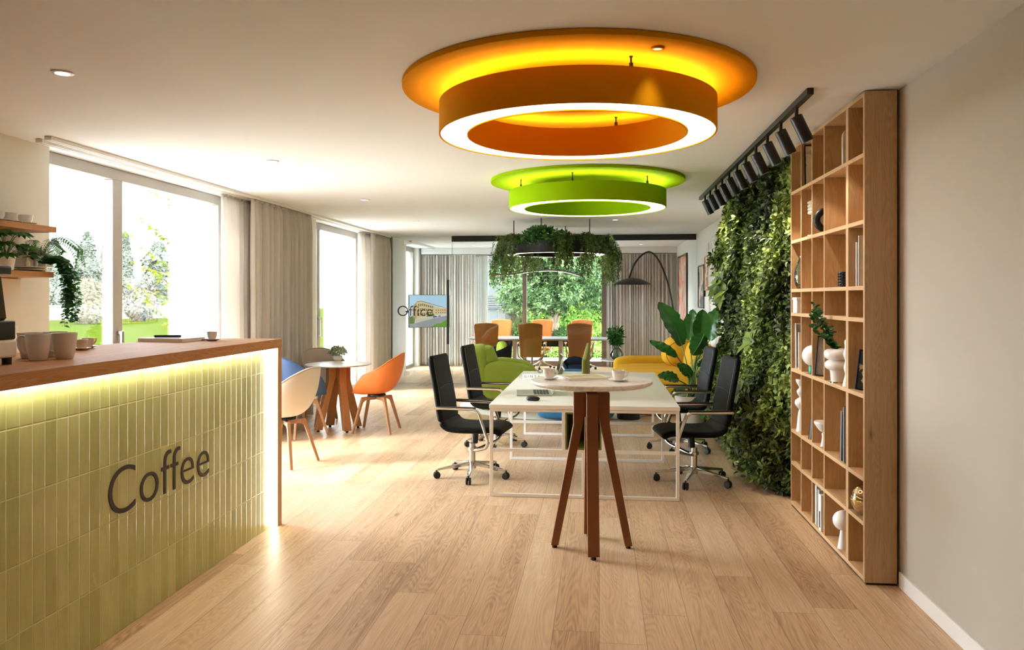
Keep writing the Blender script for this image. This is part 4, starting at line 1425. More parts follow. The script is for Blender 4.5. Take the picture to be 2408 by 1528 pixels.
# on the high table
ZT = 1.0755
def on_table(px, py): return fl(px, py, ZT)
x, y = on_table(1291, 892)
cup_and_saucer((x, y, ZT), -25, lambda: cup('teacup', .027, .041, .062, M['flower_cup']), lambda: saucer(.063, M['ceramic']),
               'flower-patterned cup on the high table, left of the magazine', 'saucer under the flower-patterned cup on the high table')
x, y = on_table(1454, 896)
cup_and_saucer((x, y, ZT), -5, lambda: cup('teacup', .027, .041, .062, M['blue_cup']), lambda: saucer(.063, M['ceramic']),
               'blue-rimmed cup on the high table, right of the magazine', 'saucer under the blue-rimmed cup on the high table')
def magmat():
    m = NT('magazine_cover')
    tc = m.n('TexCoord').outputs['Object']
    sp = m.n('SeparateXYZ'); m.l(tc, sp.inputs[0])
    f = m.noise(m.xyz(m.math('MULTIPLY', sp.outputs[0], 14.0), m.math('MULTIPLY', sp.outputs[1], 9.0), 0), 1.0, 3, .5, .8)
    nd = m.ramp(f, [(.3, lin((238, 230, 214))), (.45, lin((176, 168, 110))), (.52, lin((206, 164, 72))), (.58, lin((150, 104, 60))), (.75, lin((236, 226, 208)))])
    k = m.math('MULTIPLY', m.math('LESS_THAN', m.math('ABSOLUTE', sp.outputs[0]), .085), m.math('LESS_THAN', m.math('ABSOLUTE', sp.outputs[1]), .12))
    m.l(m.mix(k, lin((238, 232, 222)), nd), m.b.inputs['Base Color'])
    m.set(Roughness=.3)
    return m.mat
M['mag'] = magmat()
x, y = on_table(1372, 890)
r = thing('magazine', (x, y, ZT), R(-66), 'thick illustrated magazine lying on the high table', 'magazine')
MB().box((0, 0, .008), (.215, .285, .013)).build('pages', M['paper'], r)
m = MB(); m.box((0, 0, .0157), (.22, .29, .0014)); m.box((0, 0, .0007), (.22, .29, .0013)); m.build('cover', M['mag'], r)

# ================================================================== DESK
DX0, DX1, DY = -.878, .628, (6.285, 7.735, 9.16)
DZ = .742
root = thing('double_desk', (0, 0, 0), 0, 'long cream shared desk on thin white square-tube frames', 'desk')
MB().bb(DX0 - .003, DX1 + .003, DY[0] - .012, DY[1] + .0, DZ - .03, DZ).build('desk_top', M['desk_top'], root, bevel=.002)
MB().bb(DX0 - .003, DX1 + .003, DY[1] + .003, DY[2] + .02, DZ - .03, DZ).build('desk_top', M['desk_top'], root, bevel=.002)
t = .026
xc = (DX0 + DX1) / 2
for i, y in enumerate(DY):
    m = MB()
    zt = DZ - .031
    m.bb(DX0, DX1, y, y + t, 0.001, t); m.bb(DX0, DX1, y, y + t, zt - t, zt)
    m.bb(DX0, DX0 + t, y, y + t, t, zt - t); m.bb(DX1 - t, DX1, y, y + t, t, zt - t)
    m.bb(DX0 + t, DX1 - t, y, y + t, .362, .388)
    if i == 0:
        m.bb(xc - t / 2, xc + t / 2, y, y + t, t, .362)
        for s in (-1, 1): m.bb(xc + s * .158 - t / 2, xc + s * .158 + t / 2, y, y + t, .388, zt - t)
    m.build('leg_frame', M['white_metal'], root, bevel=.0015)
m = MB()
for x in (DX0, DX1 - t): m.bb(x, x + t, DY[0] + t, DY[2], DZ - .031 - t, DZ - .031)
m.build('side_rail', M['white_metal'], root, bevel=.0015)
m = MB()
x0, x1, y0, y1, z0, z1 = xc - .143, xc + .143, DY[0] + .002, DY[0] + .42, .39, DZ - .058
w = .012
m.bb(x0, x1, y0, y1, z0, z0 + w); m.bb(x0, x1, y0, y1, z1 - w, z1); m.bb(x0, x0 + w, y0, y1, z0 + w, z1 - w); m.bb(x1 - w, x1, y0, y1, z0 + w, z1 - w); m.bb(x0 + w, x1 - w, y1 - w, y1, z0 + w, z1 - w)
m.build('storage_cubby', M['olive'], root, bevel=.002)
m = MB(); m.bb(-.02, .02, -.035, .035, 0, .0008)
o = m.build('cable_port', M['black'], root); o.location = (.43, 8.32, DZ + .0004)
r = thing('desk_divider', (xc, 6.62, DZ + .0005), 0, 'olive green felt divider standing along the middle of the desk', 'desk divider')
MB().bb(-.019, .019, 0, 2.46, .002, .34).build('felt_panel', M['olive'], r, bevel=.012, seg=3)
m = MB()
for y in (.15, 2.3): m.bb(-.03, .03, y - .03, y + .03, 0, .012)
m.build('bracket', M['white_metal'], r)

# ---- laptops, books
M['laptop'] = plain('sage_aluminium', (178, 182, 164), .35, metal=.5, var=.02)
M['screen_off'] = plain('dark_screen', (24, 25, 28), .12)
def laptop(loc, rz, label, tilt=108):
    r = thing('laptop', loc, rz, label, 'laptop', 'laptops on the desk')
    m = MB(); m.bb(-.16, .16, -.115, .115, .002, .012); b = m.build('base', M['laptop'], r, bevel=.003)
    m = MB()
    for i in range(14):
        for j in range(5):
            m.bb(-.147 + i * .021, -.129 + i * .021, -.002 + j * .0205, .0155 + j * .0205, .0119, .0135)
    m.build('keyboard', M['black'], b)
    m = MB(); m.bb(-.05, .05, -.098, -.03, .0119, .0124); m.build('touchpad', M['steel'], b)
    a = R(tilt - 90)
    rot = Euler((-a, 0, 0)).to_matrix()
    m = MB(); m.box(Vector((0, .117, .012)) + rot @ Vector((0, 0, .108)), (.32, .006, .216), rot); l = m.build('lid', M['laptop'], r, bevel=.002)
    m = MB(); m.box(Vector((0, .117, .012)) + rot @ Vector((0, -.0034, .11)), (.305, .0008, .19), rot); m.build('screen', M['screen_off'], l)
    return r
x, y = fl(1258, 925, DZ)
laptop((x - .01, y, DZ), R(-84), 'open sage laptop on the near left half of the desk', 112).scale = (1.2, 1.35, 1.1)
x, y = fl(1306, 884, DZ)
laptop((-.585, 8.86, DZ), R(-82), 'laptop further back on the desk, seen by its upright lid edge', 105)
x, y = fl(1254, 941, DZ)
r = thing('mouse', (x, y - .02, DZ), R(80), 'black computer mouse beside the sage laptop', 'mouse')
def mw(p): return Vector((p.x, p.y, max(p.z, -.75) * (1 - .18 * p.x)))
m = MB(); m.pillow((0, 0, .0165), (.064, .112, .042), 2.6, 8, None, 0, mw); m.build('shell', M['black'], r)
m = MB(); m.tube([(0, -.036, .0372), (0, -.02, .0392)], .0035, 8); m.build('wheel', M['steel'], r)
x, y = fl(1250, 893, DZ)
r = thing('book', (-.67, 8.42, DZ), R(-4), 'thick white book with black spine lettering on the desk', 'book')
MB().box((0, 0, .024), (.262, .20, .042)).build('pages', M['paper'], r)
m = MB(); m.box((0, 0, .0015), (.27, .208, .003)); m.box((0, 0, .0465), (.27, .208, .003)); m.box((0, -.1025, .024), (.27, .003, .042)); m.build('cover', M['wh_cover'] if 'wh_cover' in M else wh_cover, r, bevel=.001)
text_mesh('spine_lettering', 'GINTA', .038, M['letters_black'], r, (-.115, -.1045, .011), (R(90), 0, 0), .17, .0005, 1.5)
r = thing('eyeglasses', (-.60, 8.46, DZ + .0485), R(14), 'black-rimmed glasses lying on the thick white book', 'glasses')
m = MB()
for s in (-1, 1):
    m.tube([(s * .034 + .024 * math.cos(R(a)), 0, .019 + .018 * math.sin(R(a))) for a in range(0, 360, 24)], .0022, 6, True)
m.tube([(-.01, 0, .022), (.01, 0, .022)], .0022, 6)
m.build('rims', M['black'], r)
m = MB()
for s in (-1, 1): m.tube([(s * .058, 0, .022), (s * .06, .10, .018), (s * .056, .13, .004)], .002, 6)
m.build('temples', M['black'], r)

# ================================================================== BLACK TASK CHAIRS
def office_chair():
    r = thing('office_chair', (0, 0, 0))
    W = .50
    # side profile of the upholstered shell; x forward
    prof = [(-.345, 1.085), (-.335, 1.0), (-.305, .85), (-.28, .72), (-.262, .60), (-.245, .53), (-.215, .478), (-.16, .452), (-.05, .446), (.08, .45), (.2, .456), (.265, .44), (.29, .412)]
    path = bez([(x, 0, z) for x, z in prof], 4)
    def shell(i0, i1, th, inset, nm, wfn):
        pts = path[i0:i1]
        rows = []
        n = len(pts)
        for k, p in enumerate(pts):
            a = pts[max(0, k - 1)]; b = pts[min(n - 1, k + 1)]
            t = (b - a).normalized(); nr = Vector((-t.z, 0, t.x)) * -1
            if nr.x < 0 and abs(nr.x) > abs(nr.z): nr = -nr
            if nr.z < 0 and abs(nr.z) >= abs(nr.x): nr = -nr
            e = min(1.0, (k + .15) / 1.6, (n - 1 - k + .15) / 1.6)
            e = math.sqrt(max(0, 1 - (1 - e) ** 2))
            w = wfn(k / (n - 1)) * (.93 + .07 * e); h = th * (.35 + .65 * e)
            ring = []
            for j in range(20):
                q = 2 * PI * j / 20
                cx_, sx_ = math.cos(q), math.sin(q)
                yy = math.copysign(abs(cx_) ** .28, cx_) * w / 2
                hh = math.copysign(abs(sx_) ** .55, sx_) * h / 2
                ring.append(p + Vector((0, yy, 0)) + nr * hh)
            rows.append(ring)
        m = MB(); m.grid(rows, cv=True)
        m.add(rows[0], [tuple(range(20))]); m.add(rows[-1], [tuple(range(19, -1, -1))])
        return m.build(nm, M['leather'], r, angle=60)
    nb = 22
    shell(0, nb, .058, 0, 'backrest', lambda t: W * (.88 + .12 * t))
    shell(nb - 1, len(path), .062, 0, 'seat', lambda t: W * (1 - .1 * max(0, t - .6) / .4))
    # seams along the edge of the back, crease across it
    for s in (-1, 1):
        m = MB(); m.tube([p + Vector((.027 if i < 15 else .018, s * (W * (.88 + .12 * i / 22)) * .455, .0)) for i, p in enumerate(path[1:20])], .0022, 5)
        m.build('stitching', M['stitch'], r)
    m = MB(); m.tube([Vector((-.262, y, .80 + .02 * math.cos(y * 7))) for y in np.linspace(-.2, .2, 9)], .0035, 6); m.build('crease', M['black'], r)
    for s in (-1, 1):
        y = s * (W / 2 + .012)
        p = fillet([(-.285, y, .638), (.1, y, .638), (.195, y, .36), (.165, y * .82, .30), (.03, y * .2, .245), (-.02, 0, .235)], .05, 6)
        m = MB(); m.tube(p, .0125, 12, flat=1.25); m.build('arm', M['chrome'], r)
        m = MB(); m.bar((-.27, y, .652), (.09, y, .652), .028, .008); m.build('arm_pad', M['black'], r, bevel=.003)
    m = MB(); m.tube([(-.02, 0, .10), (-.02, 0, .30)], .028, 20); m.tube([(-.02, 0, .24), (-.02, 0, .262)], .04, 20)
    m.build('column', M['chrome'], r)
    m = MB(); m.tube([(.0, 0, .30), (.01, 0, .415)], .03, 16); m.bb(-.1, .13, -.08, .08, .395, .42); m.build('mechanism', M['black'], r, bevel=.004)
    base = MB(); base.tube([(-.02, 0, .075), (-.02, 0, .14)], .034, 20)
    base.build('base_hub', M['chrome'], r)
    for k in range(5):
        a = R(90 + 72 * k + BASE_TURN)
        d = Vector((math.cos(a), math.sin(a), 0)); c = Vector((-.02, 0, 0))
        m = MB(); m.bar(c + d * .02 + Vector((0, 0, .118)), c + d * .325 + Vector((0, 0, .078)), .046, .034, w2=.026, h2=.016)
        st = m.build('base_arm', M['chrome'], r, bevel=.004)
        sd = Vector((-d.y, d.x, 0))
        m = MB()
        for s in (-1, 1):
            ctr = c + d * .322 + sd * (s * .0135) + Vector((0, 0, .031))
            q = sd.to_track_quat('Z', 'Y').to_matrix()
            m.lathe([(0, -.009), (.026, -.009), (.031, -.005), (.031, .005), (.026, .009), (0, .009)], 22, tuple(ctr), 0, q)
        m.build('caster', M['black'], st)
        m = MB(); m.tube([c + d * .325 + Vector((0, 0, .035)), c + d * .325 + Vector((0, 0, .075))], .008, 8); m.build('caster_stem', M['black_metal'], st)
    return r
BASE_TURN = -26
proto = office_chair()
g = 'black leather swivel chairs at the desk'
for i, (x, y, rz, lb) in enumerate(((-1.11, 6.97, -7, 'black swivel chair nearest the viewer on the left of the desk'),
                                    (-1.09, 8.46, -6, 'black swivel chair at the back left, before the lime armchair'),
                                    (.80, 6.97, 187, 'black swivel chair nearest the viewer on the right of the desk'),
                                    (.83, 8.43, 185, 'black swivel chair at the back right, before the big-leaved plant'))):
    o = proto if i == 0 else copy_tree(proto)
    o.location = (x, y, 0); o.rotation_euler.z = R(rz)
    tag(o, lb, 'chair', g)

# ================================================================== CAFE SHELL CHAIRS
def shell_chair(mat, rim):
    r = thing('shell_chair', (0, 0, 0))
    # bucket: u runs round from the front lip over the arm and back; x forward
    N, K = 48, 12
    rows = []
    for i in range(N):
        a = 2 * PI * i / N
        ca, sa = math.cos(a), math.sin(a)
        bk = (1 - ca) / 2                     # 0 front, 1 back
        side = abs(sa)
        h = .475 + (.215 * min(1, max(0, (bk - .07)) / .3) ** .9 if bk > .07 else 0) 
        if bk > .37: h = .69 + .25 * ((bk - .37) / .63) ** 1.15
        if bk <= .07: h = .475 - .004 * (1 - bk / .07)
        rx = .27 if ca > 0 else .30
        X, Y = rx * math.copysign(abs(ca) ** .8, ca), .285 * math.copysign(abs(sa) ** .75, sa)
        if bk > .8: X -= .03 * (bk - .8) / .2
        row = []
        for k in range(K + 1):
            t = k / K
            rr = math.sin(t * PI / 2) ** .75 if h > .5 else t ** .9
            rr = min(1, rr * 1.0)
            zz = .462 + (h - .462) * t ** 2.1 - .012 * math.sin(t * PI)
            if h <= .5: zz = .462 + (h - .462) * t ** 3 - .008 * math.sin(t * PI)
            flare = .82 + .18 * t
            row.append((X * rr * flare, Y * rr * flare, zz))
        rows.append(row)
    m = MB(); m.grid(rows, cu=True)
    m.build('shell', mat, r, solid=.011, angle=70, subsurf=1, flip=True)
    m = MB(); m.tube([Vector(rw[-1]) + Vector((0, 0, .001)) for rw in rows], .0062, 8, True); m.build('rim', rim, r)
    m = MB(); m.lathe([(0, .43), (.1, .43), (.11, .436), (.11, .452), (0, .452)], 28); m.tube([(0, 0, .40), (0, 0, .44)], .03, 16); m.build('swivel_plate', M['black_metal'], r)
    fr = MB()
    for k in range(4):
        a = R(45 + 90 * k)
        d = Vector((math.cos(a), math.sin(a), 0))
        poly = [(.02, .425), (.2, .425), (.335, .006), (.31, .004), (.185, .36), (.15, .385), (.02, .385)]
        sd = Vector((-d.y, d.x, 0))
        fr = MB(); fr.prism(poly, -.017, .017, lambda u, v, t: d * u + sd * t * (1.0 if v > .3 else .8) + Vector((0, 0, v)))
        fr.build('leg', M['leg_wood'], r, bevel=.004)
    return r
g = 'shell chairs around the cafe table'
for mt, rim, x, y, rz, lb in ((M['sh_orange'], M['sh_orange'], -2.65, 9.19, 180, 'orange shell chair right of the cafe table'),
                         (M['sh_white'], M['sh_white'], -3.01, 7.29, 168, 'cream shell chair nearest the coffee counter'),
                         (M['sh_blue'], M['sh_blue'], -3.45, 8.80, 56, 'blue shell chair between the counter and the cafe table'),
                         (M['sh_taupe'], M['sh_taupe'], -3.46, 9.72, -50, 'taupe shell chair behind the cafe table by the curtains')):
    o = shell_chair(mt, rim)
    o.location = (x, y, 0); o.rotation_euler.z = R(rz)
    tag(o, lb, 'chair', g)
# pot on the cafe table
x, y = fl(794, 848, .80)
r = thing('potted_herb', (x, y, .8005), 0, 'small grey-green bush in a round white pot on the cafe table', 'plant')
MB().lathe([(0, 0), (.04, 0), (.058, .02), (.064, .042), (.058, .062), (.05, .068), (.046, .062), (0, .056)], 32).build('pot', M['ceramic'], r)
C, AX = [], []
for i in range(150):
    a = random.uniform(0, 6.28); q = math.acos(random.uniform(.12, 1)); rr = .12 * random.uniform(.55, 1)
    d = (math.sin(q) * math.cos(a), math.sin(q) * math.sin(a), math.cos(q))
    C.append((d[0] * rr, d[1] * rr, .08 + d[2] * rr * .9)); AX.append(d)
P, D, N, L, W, I = rosettes(C, AX, (4, 6), .028, .015)
leaves('foliage', P, D, N, L, W, M['olive_plant'], r, fine=False)
m = MB()
for i in range(10):
    a = i * .63; m.tube([(0, 0, .05), (.07 * math.cos(a), .07 * math.sin(a), .12)], .002, 5)
m.build('stems', M['stem'], r)

# ================================================================== LOUNGE
rg = thing('round_rug', (-.55, 11.75, 0), 0, 'round cream rug under the lounge seats', 'rug')
MB().lathe([(0, .001), (1.5, .001), (1.52, .006), (1.5, .012), (0, .012)], 72).build('pile', M['rug'], rg)
ZR = .012
# lime armchair
def lime_chair(loc, rz, label):
    r = thing('puffy_armchair', loc, rz, label, 'armchair')
    def w(k1):
        return lambda p: Vector((p.x * (1 + .06 * math.sin(p.z * 5 + k1)), p.y * (1 + .05 * math.sin(p.z * 6 + k1)), p.z))
    MB().pillow((.05, 0, .22), (.72, .72, .40), 5, 12, None, 0, w(0)).build('seat_base', M['lime'], r)
    MB().pillow((.10, 0, .42), (.66, .56, .2), 3.4, 12, None, 0, w(1)).build('seat_cushion', M['lime'], r)
    MB().pillow((-.31, 0, .46), (.34, .92, .90), 3.6, 14, Euler((0, R(-6), 0)).to_matrix(), 0, w(2)).build('back_cushion', M['lime'], r)
    MB().pillow((-.22, 0, .72), (.3, .70, .34), 2.6, 12, Euler((0, R(-12), 0)).to_matrix(), 0, w(3)).build('head_cushion', M['lime'], r)
    for s in (-1, 1):
        MB().pillow((.10, s * .40, .35), (.78, .27, .66), 3.2, 14, Euler((0, R(6), 0)).to_matrix(), 0, w(4 + s)).build('arm_cushion', M['lime'], r)
    m = MB()
    for sx in (-.25, .3):
        for sy in (-.3, .3): m.tube([(sx, sy, 0), (sx, sy, .05)], .025, 12)
    m.build('feet', M['black'], r)
    return r
lime_chair((-1.42, 11.42, ZR), R(6), 'puffy lime armchair behind the left swivel chairs')
# tub chairs further back
M['black_felt'] = fabric('charcoal_felt', (30, 31, 33), None, 200)
def tub_chair(loc, rz, inner, outer, hgt, label):
    r = thing('tub_chair', loc, rz, label, 'armchair', 'tub chairs of the lounge')
    rows = []
    for i in range(33):
        a = R(55 + 250 * i / 32)
        h = hgt * (.72 + .28 * (1 - abs(i - 16) / 16) ** .8)
        rows.append([(rr * math.cos(a) * .4, rr * math.sin(a) * .4, z) for rr, z in ((.84, .05), (1.0, h * .6), (1.04, h - .03), (1.0, h), (.86, h - .01), (.8, h * .6), (.78, .3))])
    MB().grid(rows, cv=True).build('outer_shell', outer, r, subsurf=1)
    MB().pillow((.03, 0, .33), (.66, .62, .22), 3.6, 10).build('seat_cushion', inner, r)
    MB().pillow((-.2, 0, hgt * .72), (.2, .58, hgt * .52), 3.2, 10).build('back_cushion', inner, r)
    MB().lathe([(0, 0), (.25, 0), (.25, .06), (0, .06)], 32).build('plinth', M['black'], r)
    return r
tub_chair((-1.83, 13.55, 0), R(200), M['lime'], M['black_felt'], .86, 'dark tub chair with lime cushions beyond the puffy lime armchair').scale = (.8, .8, 1)
tub_chair((-.40, 13.72, 0), R(-80), M['navy'], M['navy'], .58, 'low navy tub chair before the glass partition').scale = (.55, .55, 1)
# blue seat
r = thing('pouf_armchair', (-.30, 10.27, ZR), R(0), 'petrol blue rounded pouf chair behind the desk', 'armchair')
MB().pillow((0, 0, .215), (1.0, .8, .36), 5, 14).build('seat', M['blue'], r)
def wb(p): return Vector((p.x * (1 - .14 * max(0, p.z)), p.y, p.z))
MB().pillow((-.06, .22, .44), (.78, .34, .40), 3.0, 14, None, 0, wb).build('backrest', M['blue'], r)
m = MB(); m.lathe([(0, 0), (.3, 0), (.3, .045), (0, .045)], 32); m.build('plinth', M['black'], r)
# fluted side table
x, y = fl(1472, 983, 0)
r = thing('fluted_side_table', (x + .03, y - .03, 0), 0, 'small black fluted drum table beside the mustard sofa', 'side table')
MB().lathe([(0, .001), (.150, .001), (.152, .41), (0, .41)], 96, fn=lambda q, z, a: q * (1 - .035 * abs(math.sin(a * 14)))).build('drum', M['black'], r)
MB().lathe([(0, .41), (.17, .41), (.173, .415), (.173, .428), (.17, .432), (0, .432)], 48).build('tabletop', M['black_metal'], r)

# mustard sofa
r = thing('sofa', (0, 0, 0), 0, 'mustard yellow low sofa with deep chaise seat by the right wall', 'sofa')
S0, S1, SA, SB = .24, 1.62, 10.74, 12.55
MB().bb(S0 + .08, S1 - .02, SA + .06, SB - .04, .012, .16).build('plinth', M['teak'], r, bevel=.004)
m = MB(); m.pillow(((S0 + S1) / 2 + .04, (SA + SB) / 2, .30), (S1 - S0 - .06, SB - SA - .02, .27), 12, 14); m.build('base', M['yellow'], r)
m = MB(); m.bb(S0 + .1, S1 - .04, SA + .02, SB - .04, .425, .436); m.build('gap_shade_strip', M['yellow_dark'], r)  # shade in the gap under the cushions, painted as a darker strip
nseat = 3
wid = (SB - SA - .34) / nseat
for k in range(nseat):
    yy = SA + wid * (k + .5)
    def ws(p): return Vector((p.x, p.y, p.z * (1 - .25 * max(0, -p.x) ** 3)))
    MB().pillow(((S0 + S1) / 2 - .02, yy, .51), (S1 - S0 - .0, wid * 1.02, .19), 6, 12, None, 0, ws).build('seat_cushion', M['yellow'], r)
MB().pillow(((S0 + S1) / 2 - .03, SB - .17, .50), (S1 - S0 - .02, .30, .40), 5, 12).build('armrest', M['yellow'], r)
for k, (xx, yy, ww) in enumerate(((1.2, SB - .62, .52), (1.38, SB - 1.28, .34))):
    MB().pillow((xx, yy, .78), (ww, .60, .44), 3.2, 12, Euler((0, R(14), R(4))).to_matrix()).build('back_cushion', M['yellow'], r)
MB().pillow((1.53, (SA + SB) / 2 - .02, .66), (.20, SB - SA - .08, .50), 6, 12).build('backrest', M['yellow'], r)
m = MB(); m.tube([(1.2 + .23 * math.sin(R(a)), SB - .93 + .03 * math.cos(R(a)), .78 + .19 * math.cos(R(a))) for a in range(0, 360, 15)], .006, 6, True); m.build('piping', M['yellow_dark'], r)

# arc lamp
ly = 12.82
def at(px, py, Y):
    x = x_on(px, Y)
    return (x, Y, z_at(py, x, Y))
r = thing('arc_lamp', (0, 0, 0), 0, 'black arc floor lamp leaning over the mustard sofa', 'floor lamp')
bx = x_on(1592, ly)
pts = [(bx, ly, .02), (bx, ly, .9), at(1584, 735, ly), at(1574, 680, ly), at(1562, 640, ly), at(1545, 606, ly), at(1527, 592, ly - .02), at(1507, 602, ly - .08), at(1490, 625, ly - .14), at(1479, 655, ly - .2)]
MB().tube(bez(pts, 8), .014, 12).build('arc', M['black_metal'], r)
sx, sy, sz_ = at(1487, 668, ly - .25)
m = MB(); m.lathe([(.01, .10), (.04, .098), (.15, .075), (.25, .03), (.30, -.005), (.295, -.006), (.245, .022), (.145, .065), (.04, .086), (.01, .088)], 56, (sx, sy, sz_), closed=True)
sh = m.build('shade', M['black_metal'], r, angle=30)
m = MB(); m.lathe([(0, .02), (.055, .02), (.055, .028), (0, .028)], 24, (sx, sy, sz_)); m.build('lamp_disc', M['lamp_small'], sh)
m = MB(); m.lathe([(0, 0), (.17, 0), (.175, .006), (.17, .022), (0, .024)], 40, (bx, ly, 0)); m.build('base', M['black_metal'], r)

# side table with vase
tx, ty = fl(1450, 845, .56)
ty0 = 13.3; tx = x_on(1450, ty0)
r = thing('pedestal_table', (tx, ty0, 0), 0, 'small round marble side table on a thin black stem by the sofa', 'side table')
MB().lathe([(0, .545), (.27, .545), (.28, .555), (.28, .565), (0, .567)], 48).build('tabletop', M['marble'], r)
MB().tube([(0, 0, .02), (0, 0, .545)], .018, 14).build('stem', M['black_metal'], r)
MB().lathe([(0, 0), (.15, 0), (.15, .012), (.02, .03), (0, .03)], 36).build('base', M['black_metal'], r)
r = thing('leafy_vase', (tx, ty0, .5675), 0, 'round glass vase of leafy stems on the small marble side table', 'vase')
MB().lathe([(0, .004), (.06, 0), (.11, .05), (.115, .09), (.08, .16), (.04, .2), (.045, .225), (.043, .225), (.037, .2), (.076, .158), (.11, .09), (.105, .052), (.06, .008), (0, .01)], 36).build('vase_body', M['glass_vase'], r)
st = MB(); C, AX = [], []
for i in range(16):
    a = random.uniform(0, 6.28); q = random.uniform(.03, .17); hgt = random.uniform(.35, .62)
    path = bez([(random.uniform(-.03, .03), random.uniform(-.03, .03), .02), (0, 0, .2), (q * .6 * math.cos(a), q * .6 * math.sin(a), hgt * .7), (q * math.cos(a), q * math.sin(a), hgt)], 5)
    st.tube(path, .003, 5)
    for p in path[8:]:
        C.append(tuple(p)); AX.append((math.cos(a), math.sin(a), .8))
st.build('stems', M['stem'], r)
P, D, N, L, W, I = rosettes(C, AX, (3, 4), .085, .03)
leaves('foliage', P, D, N, L, W, M['ivy'], r, fine=False, tint=RNG.random(len(P)) * .8)
tag(MB().bb(tx - .12, tx - .02, ty0 + .22, ty0 + .34, 0, .22).build('plant_box', M['black'], None, bevel=.004), 'small black box on the floor behind the pedestal table', 'box')

# ---------------------------------------------------------------- big-leaved plant
PX, PY = 1.09, 9.62
r = thing('bird_of_paradise_plant', (PX, PY, 0), 0, 'big paddle-leaved plant in a white ribbed pot before the sofa', 'plant')
MB().lathe([(0, .001), (.135, .001), (.15, .02), (.185, .41), (.19, .43), (.178, .432), (.17, .40), (0, .39)], 96, fn=lambda q, z, a: q * (1 + (.012 * abs(math.sin(a * 22)) if .01 < z < .42 and q > .14 else 0))).build('pot', M['ceramic'], r)
MB().lathe([(0, .385), (.168, .388), (.168, .402), (0, .402)], 36).build('soil', M['soil'], r)
KP = FOC / 9.5
def lp(px, py, dy=0):
    d = (PY + dy) * CS - 1.1 * SN
    x = x_on(px, PY + dy) - PX
    return Vector((x, dy, EYE - (py - HY) / FOC * ((PY + dy) * CS - (x + PX) * SN)))
def paddle(i, base, tip, w, dy0, dy1, roll=0.0, bow=.1, slits=3):
    """blade from base to tip (photo bearings), petiole down to the pot"""
    rnd = random.Random(i * 7 + 1)
    b, t = lp(*base, dy0), lp(*tip, dy1)
    ax = (t - b); ln = ax.length; ax.normalize()
    side = ax.cross(Vector((0, -1, 0))).normalized()
    nr = side.cross(ax).normalized()
    q = Matrix.Rotation(roll, 3, ax)
    side, nr = q @ side, q @ nr
    nU, nV = 18, 7
    cut = [(rnd.uniform(.2, .85), rnd.choice((-1, 1)), rnd.uniform(.012, .03)) for _ in range(slits)]
    rows = []
    for u in range(nU + 1):
        s = u / nU
        hw = w / 2 * (math.sin(PI * min(1, s * .97 + .03)) ** .55) * (1 - .25 * s)
        row = []
        for v in range(-nV, nV + 1):
            e = v / nV
            k = hw
            for cs, cd, cw in cut:
                if cd * e > .25 and abs(s - cs) < cw * 1.5: k = hw * (1 - .55 * (abs(e) - .25) * (1 - abs(s - cs) / (cw * 1.5)))
            p = b + ax * (ln * s) + side * (e * k) + nr * (bow * ln * math.sin(PI * s) * .6 + .22 * abs(e) * k + .012 * math.sin(s * 30 + e * 3) * abs(e)) - Vector((0, 0, bow * ln * s * s * .5))
            row.append(p)
        rows.append(row)
    m = MB(); m.grid(rows)
    lf = m.build('leaf', M['banana'], r, angle=80, flip=False)
    mid = [rw[nV] - nr * .003 for rw in rows]
    root_p = Vector((rnd.uniform(-.06, .06), rnd.uniform(-.06, .06), .4))
    stem = bez([root_p, root_p * .5 + b * .5 + Vector((-(b.x) * .18, 0, .04)), b], 10)
    m = MB(); m.tube(stem + mid[1:], [.011 - .004 * k / len(stem) for k in range(len(stem))] + [.006 - .005 * k / len(mid) for k in range(len(mid) - 1)], 7)
    m.build('stalk', M['stem'] if i % 2 else M['banana_rib'], lf)
LEAVES = [((1604, 812), (1548, 703), .30, .0, .08, .5, .12, 2), ((1646, 800), (1652, 722), .25, -.12, -.16, .1, .12, 2), ((1622, 800), (1630, 722), .22, .12, .15, -.3, .12, 2),
          ((1668, 800), (1690, 716), .26, .02, .05, -.5, .14, 3), ((1656, 786), (1628, 838), .26, -.22, -.3, 2.9, -.1, 2), ((1592, 838), (1526, 797), .13, -.1, -.16, .3, .1, 3),
          ((1672, 852), (1708, 776), .20, .06, .12, .5, .12, 4), ((1664, 866), (1716, 818), .22, .1, .1, .2, .1, 4), ((1626, 886), (1592, 850), .15, -.18, -.24, .3, .15, 2),
          ((1596, 894), (1546, 880), .17, -.14, -.2, .7, .12, 0), ((1652, 925), (1650, 990), .13, -.24, -.34, .3, -.1, 3), ((1610, 912), (1576, 930), .12, -.12, -.2, .6, .1, 1),
          ((1640, 862), (1662, 838), .10, -.1, -.14, .4, .1, 1)]
for i, a in enumerate(LEAVES): paddle(i, *a)

